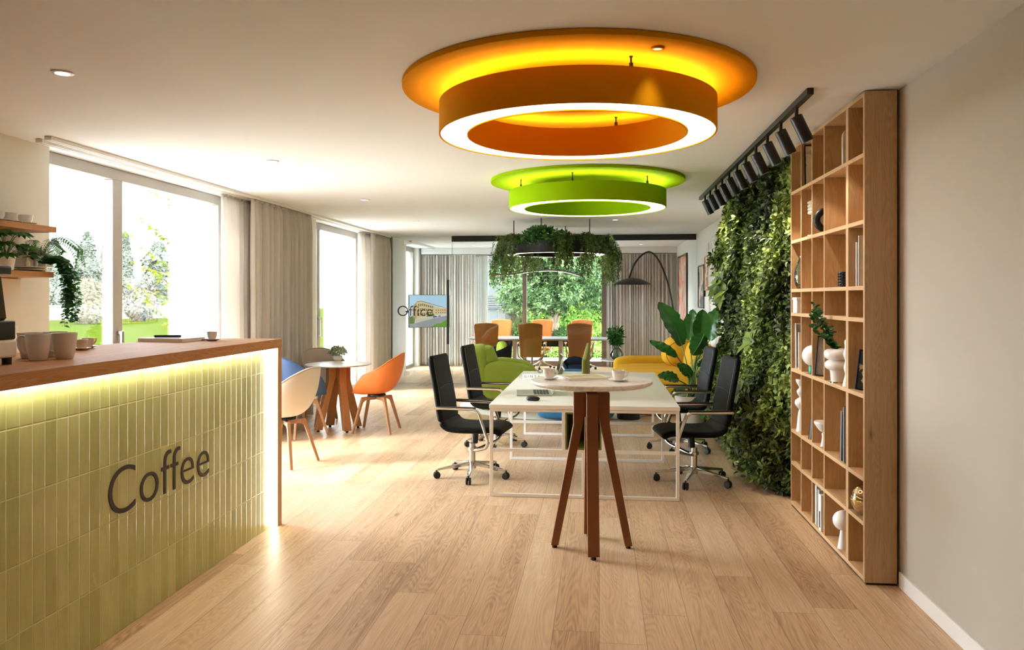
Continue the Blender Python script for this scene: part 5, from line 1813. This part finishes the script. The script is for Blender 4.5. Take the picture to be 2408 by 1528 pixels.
# bushy plant in black pot
r = thing('potted_bush', (1.36, 10.0, 0), 0, 'fresh green bush in a tall black pot between chair and living wall', 'plant')
MB().lathe([(0, .001), (.12, .001), (.15, .6), (.152, .62), (.14, .62), (.135, .58), (0, .57)], 40).build('pot', M['black'], r)
C, AX = [], []
for i in range(130):
    a = random.uniform(0, 6.28); q = math.acos(random.uniform(-.2, 1)); rr = random.uniform(.08, .25)
    d = (math.sin(q) * math.cos(a), math.sin(q) * math.sin(a), math.cos(q))
    C.append((d[0] * rr, d[1] * rr, .68 + d[2] * rr * 1.1)); AX.append(d)
P, D, N, L, W, I = rosettes(C, AX, (4, 6), .06, .034)
leaves('foliage', P, D, N, L, W, M['young_green'] if 'young_green' in M else M['wall_leaf'], r, fine=False, tint=np.clip(.75 + RNG.normal(size=len(P)) * .15, 0, 1))
m = MB()
for i in range(9):
    a = i * .7; m.tube([(0, 0, .56), (.12 * math.cos(a), .12 * math.sin(a), .8)], .004, 5)
m.build('stems', M['stem'], r)
# ================================================================== OFFICE
TY, TXC = 16.75, -1.28
r = thing('meeting_table', (TXC, TY, 0), 0, 'long grey meeting table behind the glass partition', 'table')
m = MB()
outl = []
for a in range(0, 360, 6):
    c, s = math.cos(R(a)), math.sin(R(a))
    outl.append((1.5 * math.copysign(abs(c) ** .35, c), .58 * math.copysign(abs(s) ** .5, s)))
m.prism(outl, .715, .75, lambda u, v, t: (u, v, t)); m.build('tabletop', plain('grey_laminate', (172, 172, 174), .3), r, bevel=.006)
for s in (-1, 1):
    MB().bb(s * .48 - .04, s * .48 + .04, -.4, .34, .0, .715).build('slab_leg', M['white_gloss'], r, bevel=.006)
MB().bb(-.9, .9, -.02, .02, .56, .715).build('beam', M['black_metal'], r)
tag(MB().bb(TXC - .95, TXC - .6, TY - .3, TY - .05, .7505, .757).build('papers', M['paper'], None), 'flat white papers on the grey meeting table', 'papers')

def conf_chair():
    o = thing('conference_chair', (0, 0, 0))      # sitter looks to +y
    rows = []
    for k in range(15):
        t = k / 14
        z = .44 + .64 * t
        y = -.22 - .10 * t + .05 * math.sin(t * PI)
        w = .40 + .10 * t ** .8 if t < .9 else .5 - .02 * (t - .9) * 10
        row = []
        for j in range(13):
            e = -1 + j / 6
            row.append((e * w / 2, y - .035 * (1 - e * e) , z + (.03 * (1 - e * e) if t > .93 else 0)))
        rows.append(row)
    MB().grid(rows).build('backrest', M['tan'], o, solid=.035, subsurf=1, angle=70)
    MB().pillow((0, .03, .455), (.46, .48, .075), 6, 8).build('seat', M['tan'], o)
    for s in (-1, 1):
        p = fillet([(s * .2, -.05, .36), (s * .255, -.2, .44), (s * .262, -.24, .70), (s * .268, .1, .68), (s * .268, .16, .6), (s * .2, .02, .38)], .06, 5)
        MB().tube(p, .011, 8).build('arm_frame', M['chrome'], o)
        MB().pillow((s * .268, .0, .70), (.055, .26, .03), 4, 5).build('arm_pad', M['tan'], o)
    m = MB(); m.tube(bez([(-.22, -.02, .41), (-.12, 0, .345), (0, 0, .33), (.12, 0, .345), (.22, -.02, .41)], 5), .013, 8)
    m.tube([(0, 0, .10), (0, 0, .41)], .022, 14); m.tube([(0, 0, .27), (0, 0, .33)], .03, 14)
    m.build('pedestal', M['chrome'], o)
    for k in range(5):
        a = R(18 + 72 * k); d = Vector((math.cos(a), math.sin(a), 0))
        m = MB(); m.tube(bez([Vector((0, 0, .24)) + d * .02, Vector((0, 0, .16)) + d * .07, Vector((0, 0, .1)) + d * .2, Vector((0, 0, .065)) + d * .32], 5), .0115, 8)
        q = m.build('base_arm', M['chrome'], o)
        m = MB(); m.pillow(d * .325 + Vector((0, 0, .03)), (.055, .055, .06), 2.5, 4); m.build('caster', M['black'], q)
    return o
proto = conf_chair()
g = 'cognac conference chairs at the meeting table'
yn, yf = 15.75, 17.75
lbs = ['cognac chair with its back to us, left of the near side', 'cognac chair with its back to us, middle of the near side', 'cognac chair with its back to us, right of the near side',
       'cognac chair facing us, left of the far side', 'cognac chair facing us, middle of the far side', 'cognac chair facing us, right of the far side']
for i, (px, y, rz) in enumerate(((1145, yn, 6), (1251, yn, -2), (1362, yn, 2), (1175, yf, 180), (1272, yf, 178), (1368, yf, 180))):
    o = proto if i == 0 else copy_tree(proto)
    o.location = (x_on(px, y), y, 0); o.rotation_euler.z = R(rz)
    tag(o, lbs[i] + ' of the meeting table', 'chair', g)
# fourth far chair partly hidden
# curved pendant
r = thing('wave_pendant', (0, 0, 0), 0, 'thin wavy bronze pendant light over the meeting table', 'pendant lamp')
wp = [at(1154, 646, TY), at(1200, 645, TY), at(1250, 637, TY), at(1300, 635, TY), at(1335, 639, TY), at(1370, 649, TY)]
path = bez(wp, 10)
rows = []
m = MB(); m.tube(path, .024, 10, flat=.6); m.build('body', M['bronze_frame'], r)
m = MB(); m.tube([p + Vector((0, .004, -.014)) for p in path[3:-2]], .011, 8); m.build('light_strip', emit('pendant_strip', (255, 244, 230), 5.0), r)
for p in (path[1], path[-8]):
    m = MB(); m.tube([p, (p[0], p[1], H)], .004, 6); m.build('suspension_wire', M['black_metal'], r)

# screen on the left office wall
def screen():
    c0 = Vector((x_on(961, 16.55), 16.55)); c1 = Vector((x_on(1057, 17.1), 17.1))
    mid = (c0 + c1) / 2; d = (c1 - c0); w = d.length; d.normalize()
    rz = math.atan2(d.y, d.x)
    zb, zt = .955, 1.665
    o = thing('wall_screen', (mid.x, mid.y, 0), rz, 'thin wall-mounted screen showing a photo of a sandstone apartment block', 'screen')
    MB().bb(-w / 2, w / 2, -.012, .022, zb, zt).build('casing', M['black'], o, bevel=.003)
    hh = zt - zb
    def P(u, v, l): return ((u - .5) * (w - .016), -.0122 - l * .0006, zb + .008 + v * (hh - .016))
    cols = {}
    def em(n, c):
        if n not in cols: cols[n] = len(mats); mats.append(emit('screen_' + n, c, 1.0, (20, 20, 20)))
        return cols[n]
    mats = []
    m = MB(); lay = [0]
    def poly(n, pts):
        lay[0] += 1
        m.add([P(u, v, lay[0] * .5) for u, v in pts], [tuple(range(len(pts)))], em(n, COLS[n]))
    COLS = {'sky': (178, 206, 224), 'skylow': (206, 222, 230), 'wall': (214, 186, 140), 'shade': (176, 146, 104), 'win': (106, 86, 66), 'road': (150, 148, 148), 'path': (196, 186, 172), 'hedge': (96, 150, 44), 'tree': (92, 116, 52), 'car': (70, 92, 124), 'roof': (150, 128, 104)}
    poly('sky', [(0, 0), (1, 0), (1, 1), (0, 1)]); poly('skylow', [(0, 0), (1, 0), (1, .62), (0, .62)])
    poly('path', [(0, 0), (1, 0), (1, .38), (0, .25)])
    poly('road', [(0, .0), (.62, 0), (1, .22), (1, .36), (.7, .3), (.0, .08)])
    poly('wall', [(.18, .27), (.62, .36), (.62, .66), (.3, .80), (.18, .78)]); poly('shade', [(.08, .25), (.18, .27), (.18, .78), (.08, .66)])
    poly('wall', [(.62, .37), (.98, .4), (.98, .56), (.62, .64)]); poly('roof', [(.18, .78), (.3, .80), (.98, .56), (.98, .575), (.3, .825), (.18, .80)])
    for i in range(8):
        u = .22 + i * .048
        top = .80 - (u - .3) * .43 if u > .3 else .79
        base = .28 + (u - .18) * .2
        for j in range(3):
            v = base + (top - base) * (.12 + .3 * j); dv = (top - base) * .17
            poly('win', [(u, v), (u + .026, v + .004), (u + .026, v + dv), (u, v + dv)])
    for i in range(6):
        u = .65 + i * .055
        for j in range(2): poly('win', [(u, .43 + j * .08), (u + .022, .43 + j * .08), (u + .022, .47 + j * .08), (u, .47 + j * .08)])
    poly('tree', [(.0, .1), (.12, .12), (.14, .25), (.08, .36), (.03, .33), (0, .36)]); poly('tree', [(.42, .32), (.62, .34), (.6, .42), (.52, .4), (.44, .43)])
    poly('car', [(.58, .29), (.68, .31), (.68, .34), (.65, .355), (.6, .345), (.58, .32)]); poly('car', [(.71, .32), (.77, .33), (.77, .36), (.73, .365), (.71, .35)])
    poly('hedge', [(.5, 0), (1, 0), (1, .24), (.9, .22), (.78, .12), (.66, .1), (.58, .03)])
    m.build('picture', mats, o, flip=False, smooth=False)
    MB().bb(-w / 2 + .04, -w / 2 + .12, .02, .05, 1.2, 1.4).build('bracket', M['black_metal'], o)
    m = MB(); m.tube([(-w / 2 + .08, .05, 1.3), (-w / 2 - .02, .12, 1.3)], .02, 8); m.build('wall_arm', M['black_metal'], o)
screen()

# ---------------------------------------------------------------- gallery on the right wall
abstract = art('abstract_stroke_painting', [(60, 104, 168), (232, 220, 204), (226, 108, 58), (236, 226, 212), (206, 92, 48), (240, 180, 150), (70, 70, 76)], (1, 2.8, .7), True, .8)
ink = art('ink_shape_print', [(228, 190, 166), (228, 190, 166), (40, 40, 42), (226, 196, 176)], (1, 3.0, 2.0), True, .6)
sketch = art('pale_sketch_print', [(236, 230, 220), (236, 230, 220), (196, 188, 178), (238, 232, 224)], (1, 4, 4), True, .8)
red = art('red_mark_print', [(236, 230, 220), (240, 234, 226), (170, 60, 50), (238, 232, 224)], (1, 6, 5), True, .6)
wood_fr = plain('light_oak_frame', (196, 150, 84), .5)
def wall_pic(Y0, Y1, z0, z1, fmat, amat, label, b=.022, group='framed pictures on the far right wall'):
    o = thing('framed_picture', (XR2, (Y0 + Y1) / 2, (z0 + z1) / 2), 0, label, 'picture', group)
    w, h = (Y1 - Y0) / 2, (z1 - z0) / 2
    m = MB(); m.bb(-.035, -.001, -w, w, -h, -h + b); m.bb(-.035, -.001, -w, w, h - b, h); m.bb(-.035, -.001, -w, -w + b, -h + b, h - b); m.bb(-.035, -.001, w - b, w, -h + b, h - b)
    m.build('frame', fmat, o, bevel=.002)
    MB().bb(-.022, -.002, -w + b, w - b, -h + b, h - b).build('canvas', amat, o)
    return o
XW = XR2 - .03
def yw(px): return y_on(px, XW)
wall_pic(yw(1614), yw(1594), 1.0, 2.5, M['black_metal'], abstract, 'large abstract orange and blue painting inside the office', .03)
wall_pic(yw(1655), yw(1641.5), 1.42, 2.16, M['black_metal'], ink, 'print of a black shape on peach in a black frame')
wall_pic(yw(1664.5), yw(1656.5), 1.72, 2.28, wood_fr, red, 'narrow oak-framed print with a red mark')
wall_pic(yw(1681), yw(1666), 1.78, 2.50, M['white_gloss'], sketch, 'tallest pale framed sketch of the gallery wall')
wall_pic(yw(1694), yw(1682), 1.62, 2.16, wood_fr, sketch, 'oak-framed pale print half hidden by the living wall')
wall_pic(yw(1679), yw(1669), 1.58, 1.71, M['black_metal'], A_white, 'small black-framed print below the tallest sketch', .02)
wall_pic(yw(1667.5), yw(1657), 1.36, 1.62, M['white_gloss'], A_white, 'white framed print below the narrow oak frame')
wall_pic(yw(1682), yw(1670), 1.22, 1.5, M['white_gloss'], A_white, 'white framed print behind the paddle-shaped leaves, upper one')
wall_pic(yw(1683), yw(1670), .82, 1.16, M['white_gloss'], A_white, 'white framed print behind the paddle-shaped leaves, lower one')

# ================================================================== OUTSIDE
def ground(name, x0, x1, y0, y1, z, mat):
    return struct(MB().bb(x0, x1, y0, y1, z - .1, z).build(name, mat))
def grassmat(name, a, b, s=1.0):
    m = NT(name)
    p = m.n('NewGeometry').outputs['Position']
    sp = m.n('SeparateXYZ'); m.l(p, sp.inputs[0])
    f = m.noise(m.xyz(m.math('MULTIPLY', sp.outputs[0], 1.4 * s), m.math('MULTIPLY', sp.outputs[1], .5 * s), 0), 1.0, 6, .7)
    g = m.noise(p, 30.0 * s, 3)
    m.l(m.ramp(m.math('ADD', m.math('MULTIPLY', f, .7), m.math('MULTIPLY', g, .3)), [(.3, lin(a)), (.7, lin(b))]), m.b.inputs['Base Color'])
    m.set(Roughness=.95)
    m.b.inputs['Specular IOR Level'].default_value = 0.0
    return m.mat
lawn = grassmat('lawn_grass', (44, 54, 10), (60, 68, 20))
ground('lawn_ground', -140, -9.5, -60, 120, -.06, lawn)
ground('bounce_terrace_ground', -9.5, XL - .45, -8, 21, -.03, M['white_gloss'])  # white terrace, widened to bounce daylight onto the ceiling
ground('courtyard_ground', -5.6, 30, YE + .18, 21.4, -.03, plain('grey_paving', (176, 178, 182), .7, var=.05))
ground('garden_ground', -5.6, 30, 21.4, 60, -.04, grassmat('courtyard_grass', (70, 92, 34), (96, 120, 50), 3))
# white veranda columns
for i, (px0, px1, X) in enumerate(((403, 497, -5.75), (763, 804, -5.75))):
    ya, yb = y_on(px0, X - .3), y_on(px1, X)
    struct(MB().bb(X - .3, X, ya, max(yb, ya + .4), -.03, 3.1).build('pillar_%d' % (i + 1), M['white_gloss'], None))
struct(MB().bb(-6.15, -5.75, 6, 22, 3.1, 3.3).build('beam_terrace', M['white_gloss'], None))
# far trees over the lawn
def blob_tree(x, y, h, w, mat, label, n=240, shape='cone', group='trees beyond the lawn', name='tree'):
    n *= 5
    o = thing(name, (x, y, -.06), 0, label, 'tree', group)
    MB().tube([(0, 0, 0), (0, 0, h * .5)], [h * .03, h * .015], 8).build('trunk', M['bark'], o)
    C, AX = [], []
    for i in range(n):
        t = random.random()
        z = h * ((.02 if name == 'bush' else .1) + (.98 if name == 'bush' else .9) * t)
        rr = w / 2 * ((1 - t) ** .7 if shape == 'cone' else (math.sin(PI * (.12 + .86 * t)) ** .6)) * (.45 + .62 * math.sqrt(random.random())) * (1 + .22 * math.sin(3.1 * z + x))
        a = random.uniform(0, 6.28)
        C.append((rr * math.cos(a), rr * math.sin(a), z)); AX.append((math.cos(a), math.sin(a), .5))
    P, D, N, L, W, I = rosettes(C, AX, 7, h * .04, h * .022)
    leaves('crown', P, D, N, L, W, mat, o, fine=False)
    return o
def far(px, d, py_top, py_w, mat, label, shape='cone', n=240, name='tree'):
    c = (px - CX) / FOC
    x, y = (c * CS - SN) * d, (c * SN + CS) * d
    h = EYE + (HY - py_top) / FOC * d
    blob_tree(x, y, h, py_w / FOC * d, mat, label, n, shape, name=name)
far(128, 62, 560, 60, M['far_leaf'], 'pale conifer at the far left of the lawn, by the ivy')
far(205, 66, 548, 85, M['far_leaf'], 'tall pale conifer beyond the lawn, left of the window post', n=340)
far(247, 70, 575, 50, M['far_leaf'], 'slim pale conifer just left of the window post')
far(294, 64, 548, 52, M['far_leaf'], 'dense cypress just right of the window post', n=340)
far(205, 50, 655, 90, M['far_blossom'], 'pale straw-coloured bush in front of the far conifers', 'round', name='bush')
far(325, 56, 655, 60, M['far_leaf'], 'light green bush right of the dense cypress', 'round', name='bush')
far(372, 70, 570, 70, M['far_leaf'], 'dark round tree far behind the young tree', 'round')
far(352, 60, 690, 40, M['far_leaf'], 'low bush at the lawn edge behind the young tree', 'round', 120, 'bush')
# white fence and sheds
def fence():
    c0 = (100 - CX) / FOC; c1 = (420 - CX) / FOC
    a = Vector(((c0 * CS - SN) * 58, (c0 * SN + CS) * 58)); b = Vector(((c1 * CS - SN) * 66, (c1 * SN + CS) * 66))
    o = thing('picket_fence', (0, 0, -.06), 0, 'long white picket fence at the end of the lawn', 'fence')
    m = MB(); m.bar((a.x, a.y, .25), (b.x, b.y, .25), .05, .1); m.bar((a.x, a.y, .85), (b.x, b.y, .85), .05, .1); m.build('rail', M['white_gloss'], o)
    m = MB()
    for i in range(90):
        p = a.lerp(b, i / 89); m.bb(p.x - .05, p.x + .05, p.y - .03, p.y + .03, 0, 1.1)
    m.build('pickets', M['white_gloss'], o)
fence()
# young tree by the terrace
o = thing('young_tree', (-7.0, y_on(455, -7.0), -.06), 0, 'thin young tree with sparse yellow-green leaves outside the big window', 'tree')
st = MB(); st.tube([(0, 0, 0), (.02, -.05, 1.4), (.0, .0, 3.8)], [.03, .022, .008], 8); P, D, N = [], [], []
for i in range(20):
    z0_ = random.uniform(.7, 3.4); a = random.uniform(R(205), R(285)) if i < 16 else random.uniform(0, 6.28)
    ln = random.uniform(.5, 1.25)
    e = Vector((math.cos(a) * ln, math.sin(a) * ln, z0_ + ln * random.uniform(.25, .9)))
    path = bez([(0, 0, z0_), (e.x * .5, e.y * .5, z0_ + (e.z - z0_) * .35), tuple(e)], 8)
    st.tube(path, .006, 5)
    for p in path[4:]:
        for k in range(2):
            P.append(tuple(p)); D.append((random.gauss(0, 1), random.gauss(0, 1), random.gauss(-.3, .4))); N.append((random.gauss(0, .4), -.5, 1))
st.build('branches', M['bark'], o)
leaves('young_leaves', P, D, N, RNG.uniform(.08, .13, len(P)), .055, M['young_leaf'], o, fine=True)

# courtyard: building, tree, hedges
o = thing('concrete_building', (0, 0, 0), 0, 'grey concrete building with dark louvre bands outside the garden window', 'building')
bx0, bx1, by = -4.6, x_on(1188, 24.4), 24.4
MB().bb(bx0, bx1, by, by + 3, -.04, 4.9).build('wall', M['concrete'], o)
for zc in (1.45, 2.95, 4.5):
    f = MB(); f.bb(x_on(1100, by), bx1 - .12, by - .02, by + .05, zc - .2, zc + .2); pn = f.build('vent_panel', M['black_metal'], o)
    m = MB()
    for k in range(7): m.bar((x_on(1100, by), by - .045, zc - .17 + k * .055), (bx1 - .12, by - .045, zc - .17 + k * .055), .04, .012)
    m.build('louvres', M['alu'], pn)
struct(MB().bb(bx1 + .02, bx1 + .6, by + 1.6, by + 3.6, -.04, 4.9).build('wall_courtyard', M['concrete'], None))

def big_tree():
    tx_, ty_ = x_on(1306, 23.3), 23.3
    o = thing('magnolia_tree', (tx_, ty_, -.04), 0, 'broad evergreen tree filling the garden window', 'tree')
    st = MB()
    st.tube(bez([(0, 0, 0), (-.03, 0, .5), (.02, 0, .9)], 5), [.16 - .006 * k for k in range(11)], 12)
    ends = []
    for i in range(22):
        a = random.uniform(0, 6.28); rr = random.uniform(.4, 1.7); zz = random.uniform(1.3, 4.2)
        e = Vector((rr * math.cos(a), rr * math.sin(a) * .75, zz))
        path = bez([(0, 0, .75), (e.x * .3, e.y * .3, .9 + (zz - .9) * .4), tuple(e)], 7)
        st.tube(path, [.045 - .038 * k / len(path) for k in range(len(path))], 7)
    st.build('trunk', M['bark'], o)
    C, AX = [], []
    lumps = []
    for i in range(92):
        a = random.uniform(0, 6.28); t = random.random()
        zz = 1.35 + 3.4 * t
        rmax = 1.95 * math.sin(PI * (.2 + .72 * t)) ** .6
        rr = rmax * math.sqrt(random.random())
        lumps.append((Vector((rr * math.cos(a) + .1, rr * math.sin(a) * .75 - .3, zz)), random.uniform(.32, .6)))
    for zz in np.arange(1.5, 4.6, .5):
        for xx in np.arange(-1.7, 1.9, .55):
            if (xx / 1.9) ** 2 + ((zz - 3.0) / 2.2) ** 2 < 1: lumps.append((Vector((xx + random.uniform(-.2, .2), -.75 + .25 * abs(xx) + random.uniform(-.2, .2), zz + random.uniform(-.2, .2))), random.uniform(.3, .42)))
    for p, q in lumps:
        for k in range(76):
            d = Vector((random.gauss(0, 1), random.gauss(-.25, 1), random.gauss(.25, .8))).normalized()
            c = p + Vector((d.x * q, d.y * q, d.z * q * .75)) * random.uniform(.8, 1.05)
            if c.z < .85: continue
            C.append(tuple(c)); AX.append((d.x, d.y - .2, d.z + .4))
    P, D, N, L, W, I = rosettes(C, AX, (6, 8), .115, .046, 1.0, .25)
    leaves('crown', P, D, N, L, W, M['tree_leaf'], o, fine=False, tint=np.clip(.45 + RNG.normal(size=len(P)) * .25, 0, 1))
big_tree()
def shrub(px, Y, r, h, mat, label, n=150, L=.12, W=.05, name='shrub', group=None):
    o = thing(name, (x_on(px, Y), Y, -.04), 0, label, 'shrub', group)
    m = MB()
    for i in range(7):
        a = i * .9; m.tube([(0, 0, 0), (r * .6 * math.cos(a), r * .6 * math.sin(a), h * .6)], .012, 5)
    m.build('stems', M['stem'], o)
    C, AX = [], []
    for i in range(n):
        a = random.uniform(0, 6.28); t = random.random()
        rr = r * math.sin(PI * (.25 + .7 * t)) ** .5 * random.uniform(.75, 1.05)
        C.append((rr * math.cos(a), rr * math.sin(a), h * t)); AX.append((math.cos(a), math.sin(a), .5))
    P, D, N, LL, WW, I = rosettes(C, AX, 6, L, W)
    leaves('foliage', P, D, N, LL, WW, mat, o, fine=False)
gs = 'shrubs outside the garden window'
shrub(1212, 22.6, .55, .95, M['hedge_leaf'], 'dark shrub beside the garden window post', group=gs)
shrub(1325, 22.6, .4, .7, M['hedge_leaf'], 'dark grassy shrub below the evergreen tree', L=.2, W=.03, group=gs)
shrub(1408, 22.7, .55, .85, M['lime_leaf'], 'bright green shrub at the right edge of the garden window', group=gs)
shrub(1275, 25.0, .8, 1.3, M['lime_leaf'], 'bright yellow-green shrub behind the tree trunk, left', 220, group=gs)
shrub(1412, 25.4, .85, 1.9, M['lime_leaf'], 'tall bright shrub behind the tree at the right', 240, .2, .05, group=gs)
shrub(1335, 26.6, .85, 1.5, M['lime_leaf'], 'bright shrub behind the tree trunk, right', 220, group=gs)
# clipped low hedge, dark back hedge
def hedge(x0, x1, y0, y1, h, n, mat, label, L=.09):
    o = thing('clipped_hedge', (0, 0, -.04), 0, label, 'hedge')
    MB().bb(x0 + .06, x1 - .06, y0 + .06, y1 - .06, 0, h - .06).build('inner_growth', plain('hedge_core', (30, 40, 22), .95, var=.3), o)
    C, AX = [], []
    for i in range(n):
        u, v = random.random(), random.random()
        if random.random() < .55: C.append((x0 + (x1 - x0) * u, y0, h * v)); AX.append((0, -1, .3))
        elif random.random() < .6: C.append((x0 + (x1 - x0) * u, y0 + (y1 - y0) * v, h)); AX.append((0, -.3, 1))
        else: C.append((x0, y0 + (y1 - y0) * u, h * v)); AX.append((-1, 0, .3))
    P, D, N, LL, WW, I = rosettes(C, AX, 6, L, L * .5)
    leaves('foliage', P, D, N, LL, WW, mat, o, fine=False)
hedge(-4.4, 4.5, 21.45, 21.9, .26, 1100, M['lime_leaf'], 'low clipped hedge along the courtyard paving', .08)
hedge(-3.4, 5.5, 28.2, 29.2, 5.0, 3200, M['hedge_leaf'], 'tall dark hedge behind the evergreen tree', .3)

# ================================================================== LIGHT
w = bpy.data.worlds.new('sky_light'); SC.world = w; w.use_nodes = True
nt = w.node_tree
bg = nt.nodes['Background']
tc = nt.nodes.new('ShaderNodeTexCoord'); sp = nt.nodes.new('ShaderNodeSeparateXYZ'); nt.links.new(tc.outputs['Generated'], sp.inputs[0])
rp = nt.nodes.new('ShaderNodeValToRGB')
rp.color_ramp.elements[0].position = 0; rp.color_ramp.elements[0].color = (.88, .94, 1, 1)
rp.color_ramp.elements[1].position = .7; rp.color_ramp.elements[1].color = (.78, .88, 1, 1)
nt.links.new(sp.outputs[2], rp.inputs[0]); nt.links.new(rp.outputs[0], bg.inputs['Color'])
bg.inputs['Strength'].default_value = 32.0

def portal(name, loc, rot, sx, sy):
    ld = bpy.data.lights.new(name, 'AREA'); ld.shape = 'RECTANGLE'; ld.size = sx; ld.size_y = sy
    ld.cycles.is_portal = True
    lo = bpy.data.objects.new(name, ld); COL.objects.link(lo); lo.location = loc; lo.rotation_euler = rot
for (a, b) in (W1, W2, W3):
    portal('window_portal', (WX - .1, (a + b) / 2, 1.36), (0, R(-90), 0), 2.7, b - a)
portal('window_portal', ((WB[0] + WB[1]) / 2, YE + .22, 1.36), (R(-90), 0, 0), WB[1] - WB[0], 2.6)

sd = bpy.data.lights.new('sun', 'SUN'); sd.energy = 16.0; sd.angle = R(9); sd.color = (1, .95, .86)
so = bpy.data.objects.new('sun', sd); COL.objects.link(so)
dirv = Vector((.72, .34, -.62)).normalized()
so.rotation_euler = (-dirv).to_track_quat('Z', 'Y').to_euler()

# ================================================================== CAMERA
cd = bpy.data.cameras.new('camera'); cam = bpy.data.objects.new('camera', cd); COL.objects.link(cam)
cam.location = (0, 0, EYE); cam.rotation_euler = (R(90), 0, YAW)
cd.sensor_width = 36.0; cd.sensor_fit = 'HORIZONTAL'; cd.lens = FOC / 2408 * 36
cd.shift_y = -(764 - HY) / 2408
cd.clip_start = .05; cd.clip_end = 400
SC.camera = cam
vs = SC.view_settings
SC.display_settings.display_device = 'sRGB'
vs.view_transform = 'Standard'; vs.look = 'None'; vs.gamma = 1.0; vs.use_curve_mapping = False
vs.exposure = 0.3
cy = SC.cycles
cy.use_denoising = True
cy.use_adaptive_sampling = True; cy.adaptive_threshold = .015
cy.max_bounces = 10; cy.diffuse_bounces = 5; cy.glossy_bounces = 4; cy.transmission_bounces = 6; cy.transparent_max_bounces = 16
cy.sample_clamp_indirect = 8.0
cy.caustics_reflective = False; cy.caustics_refractive = False
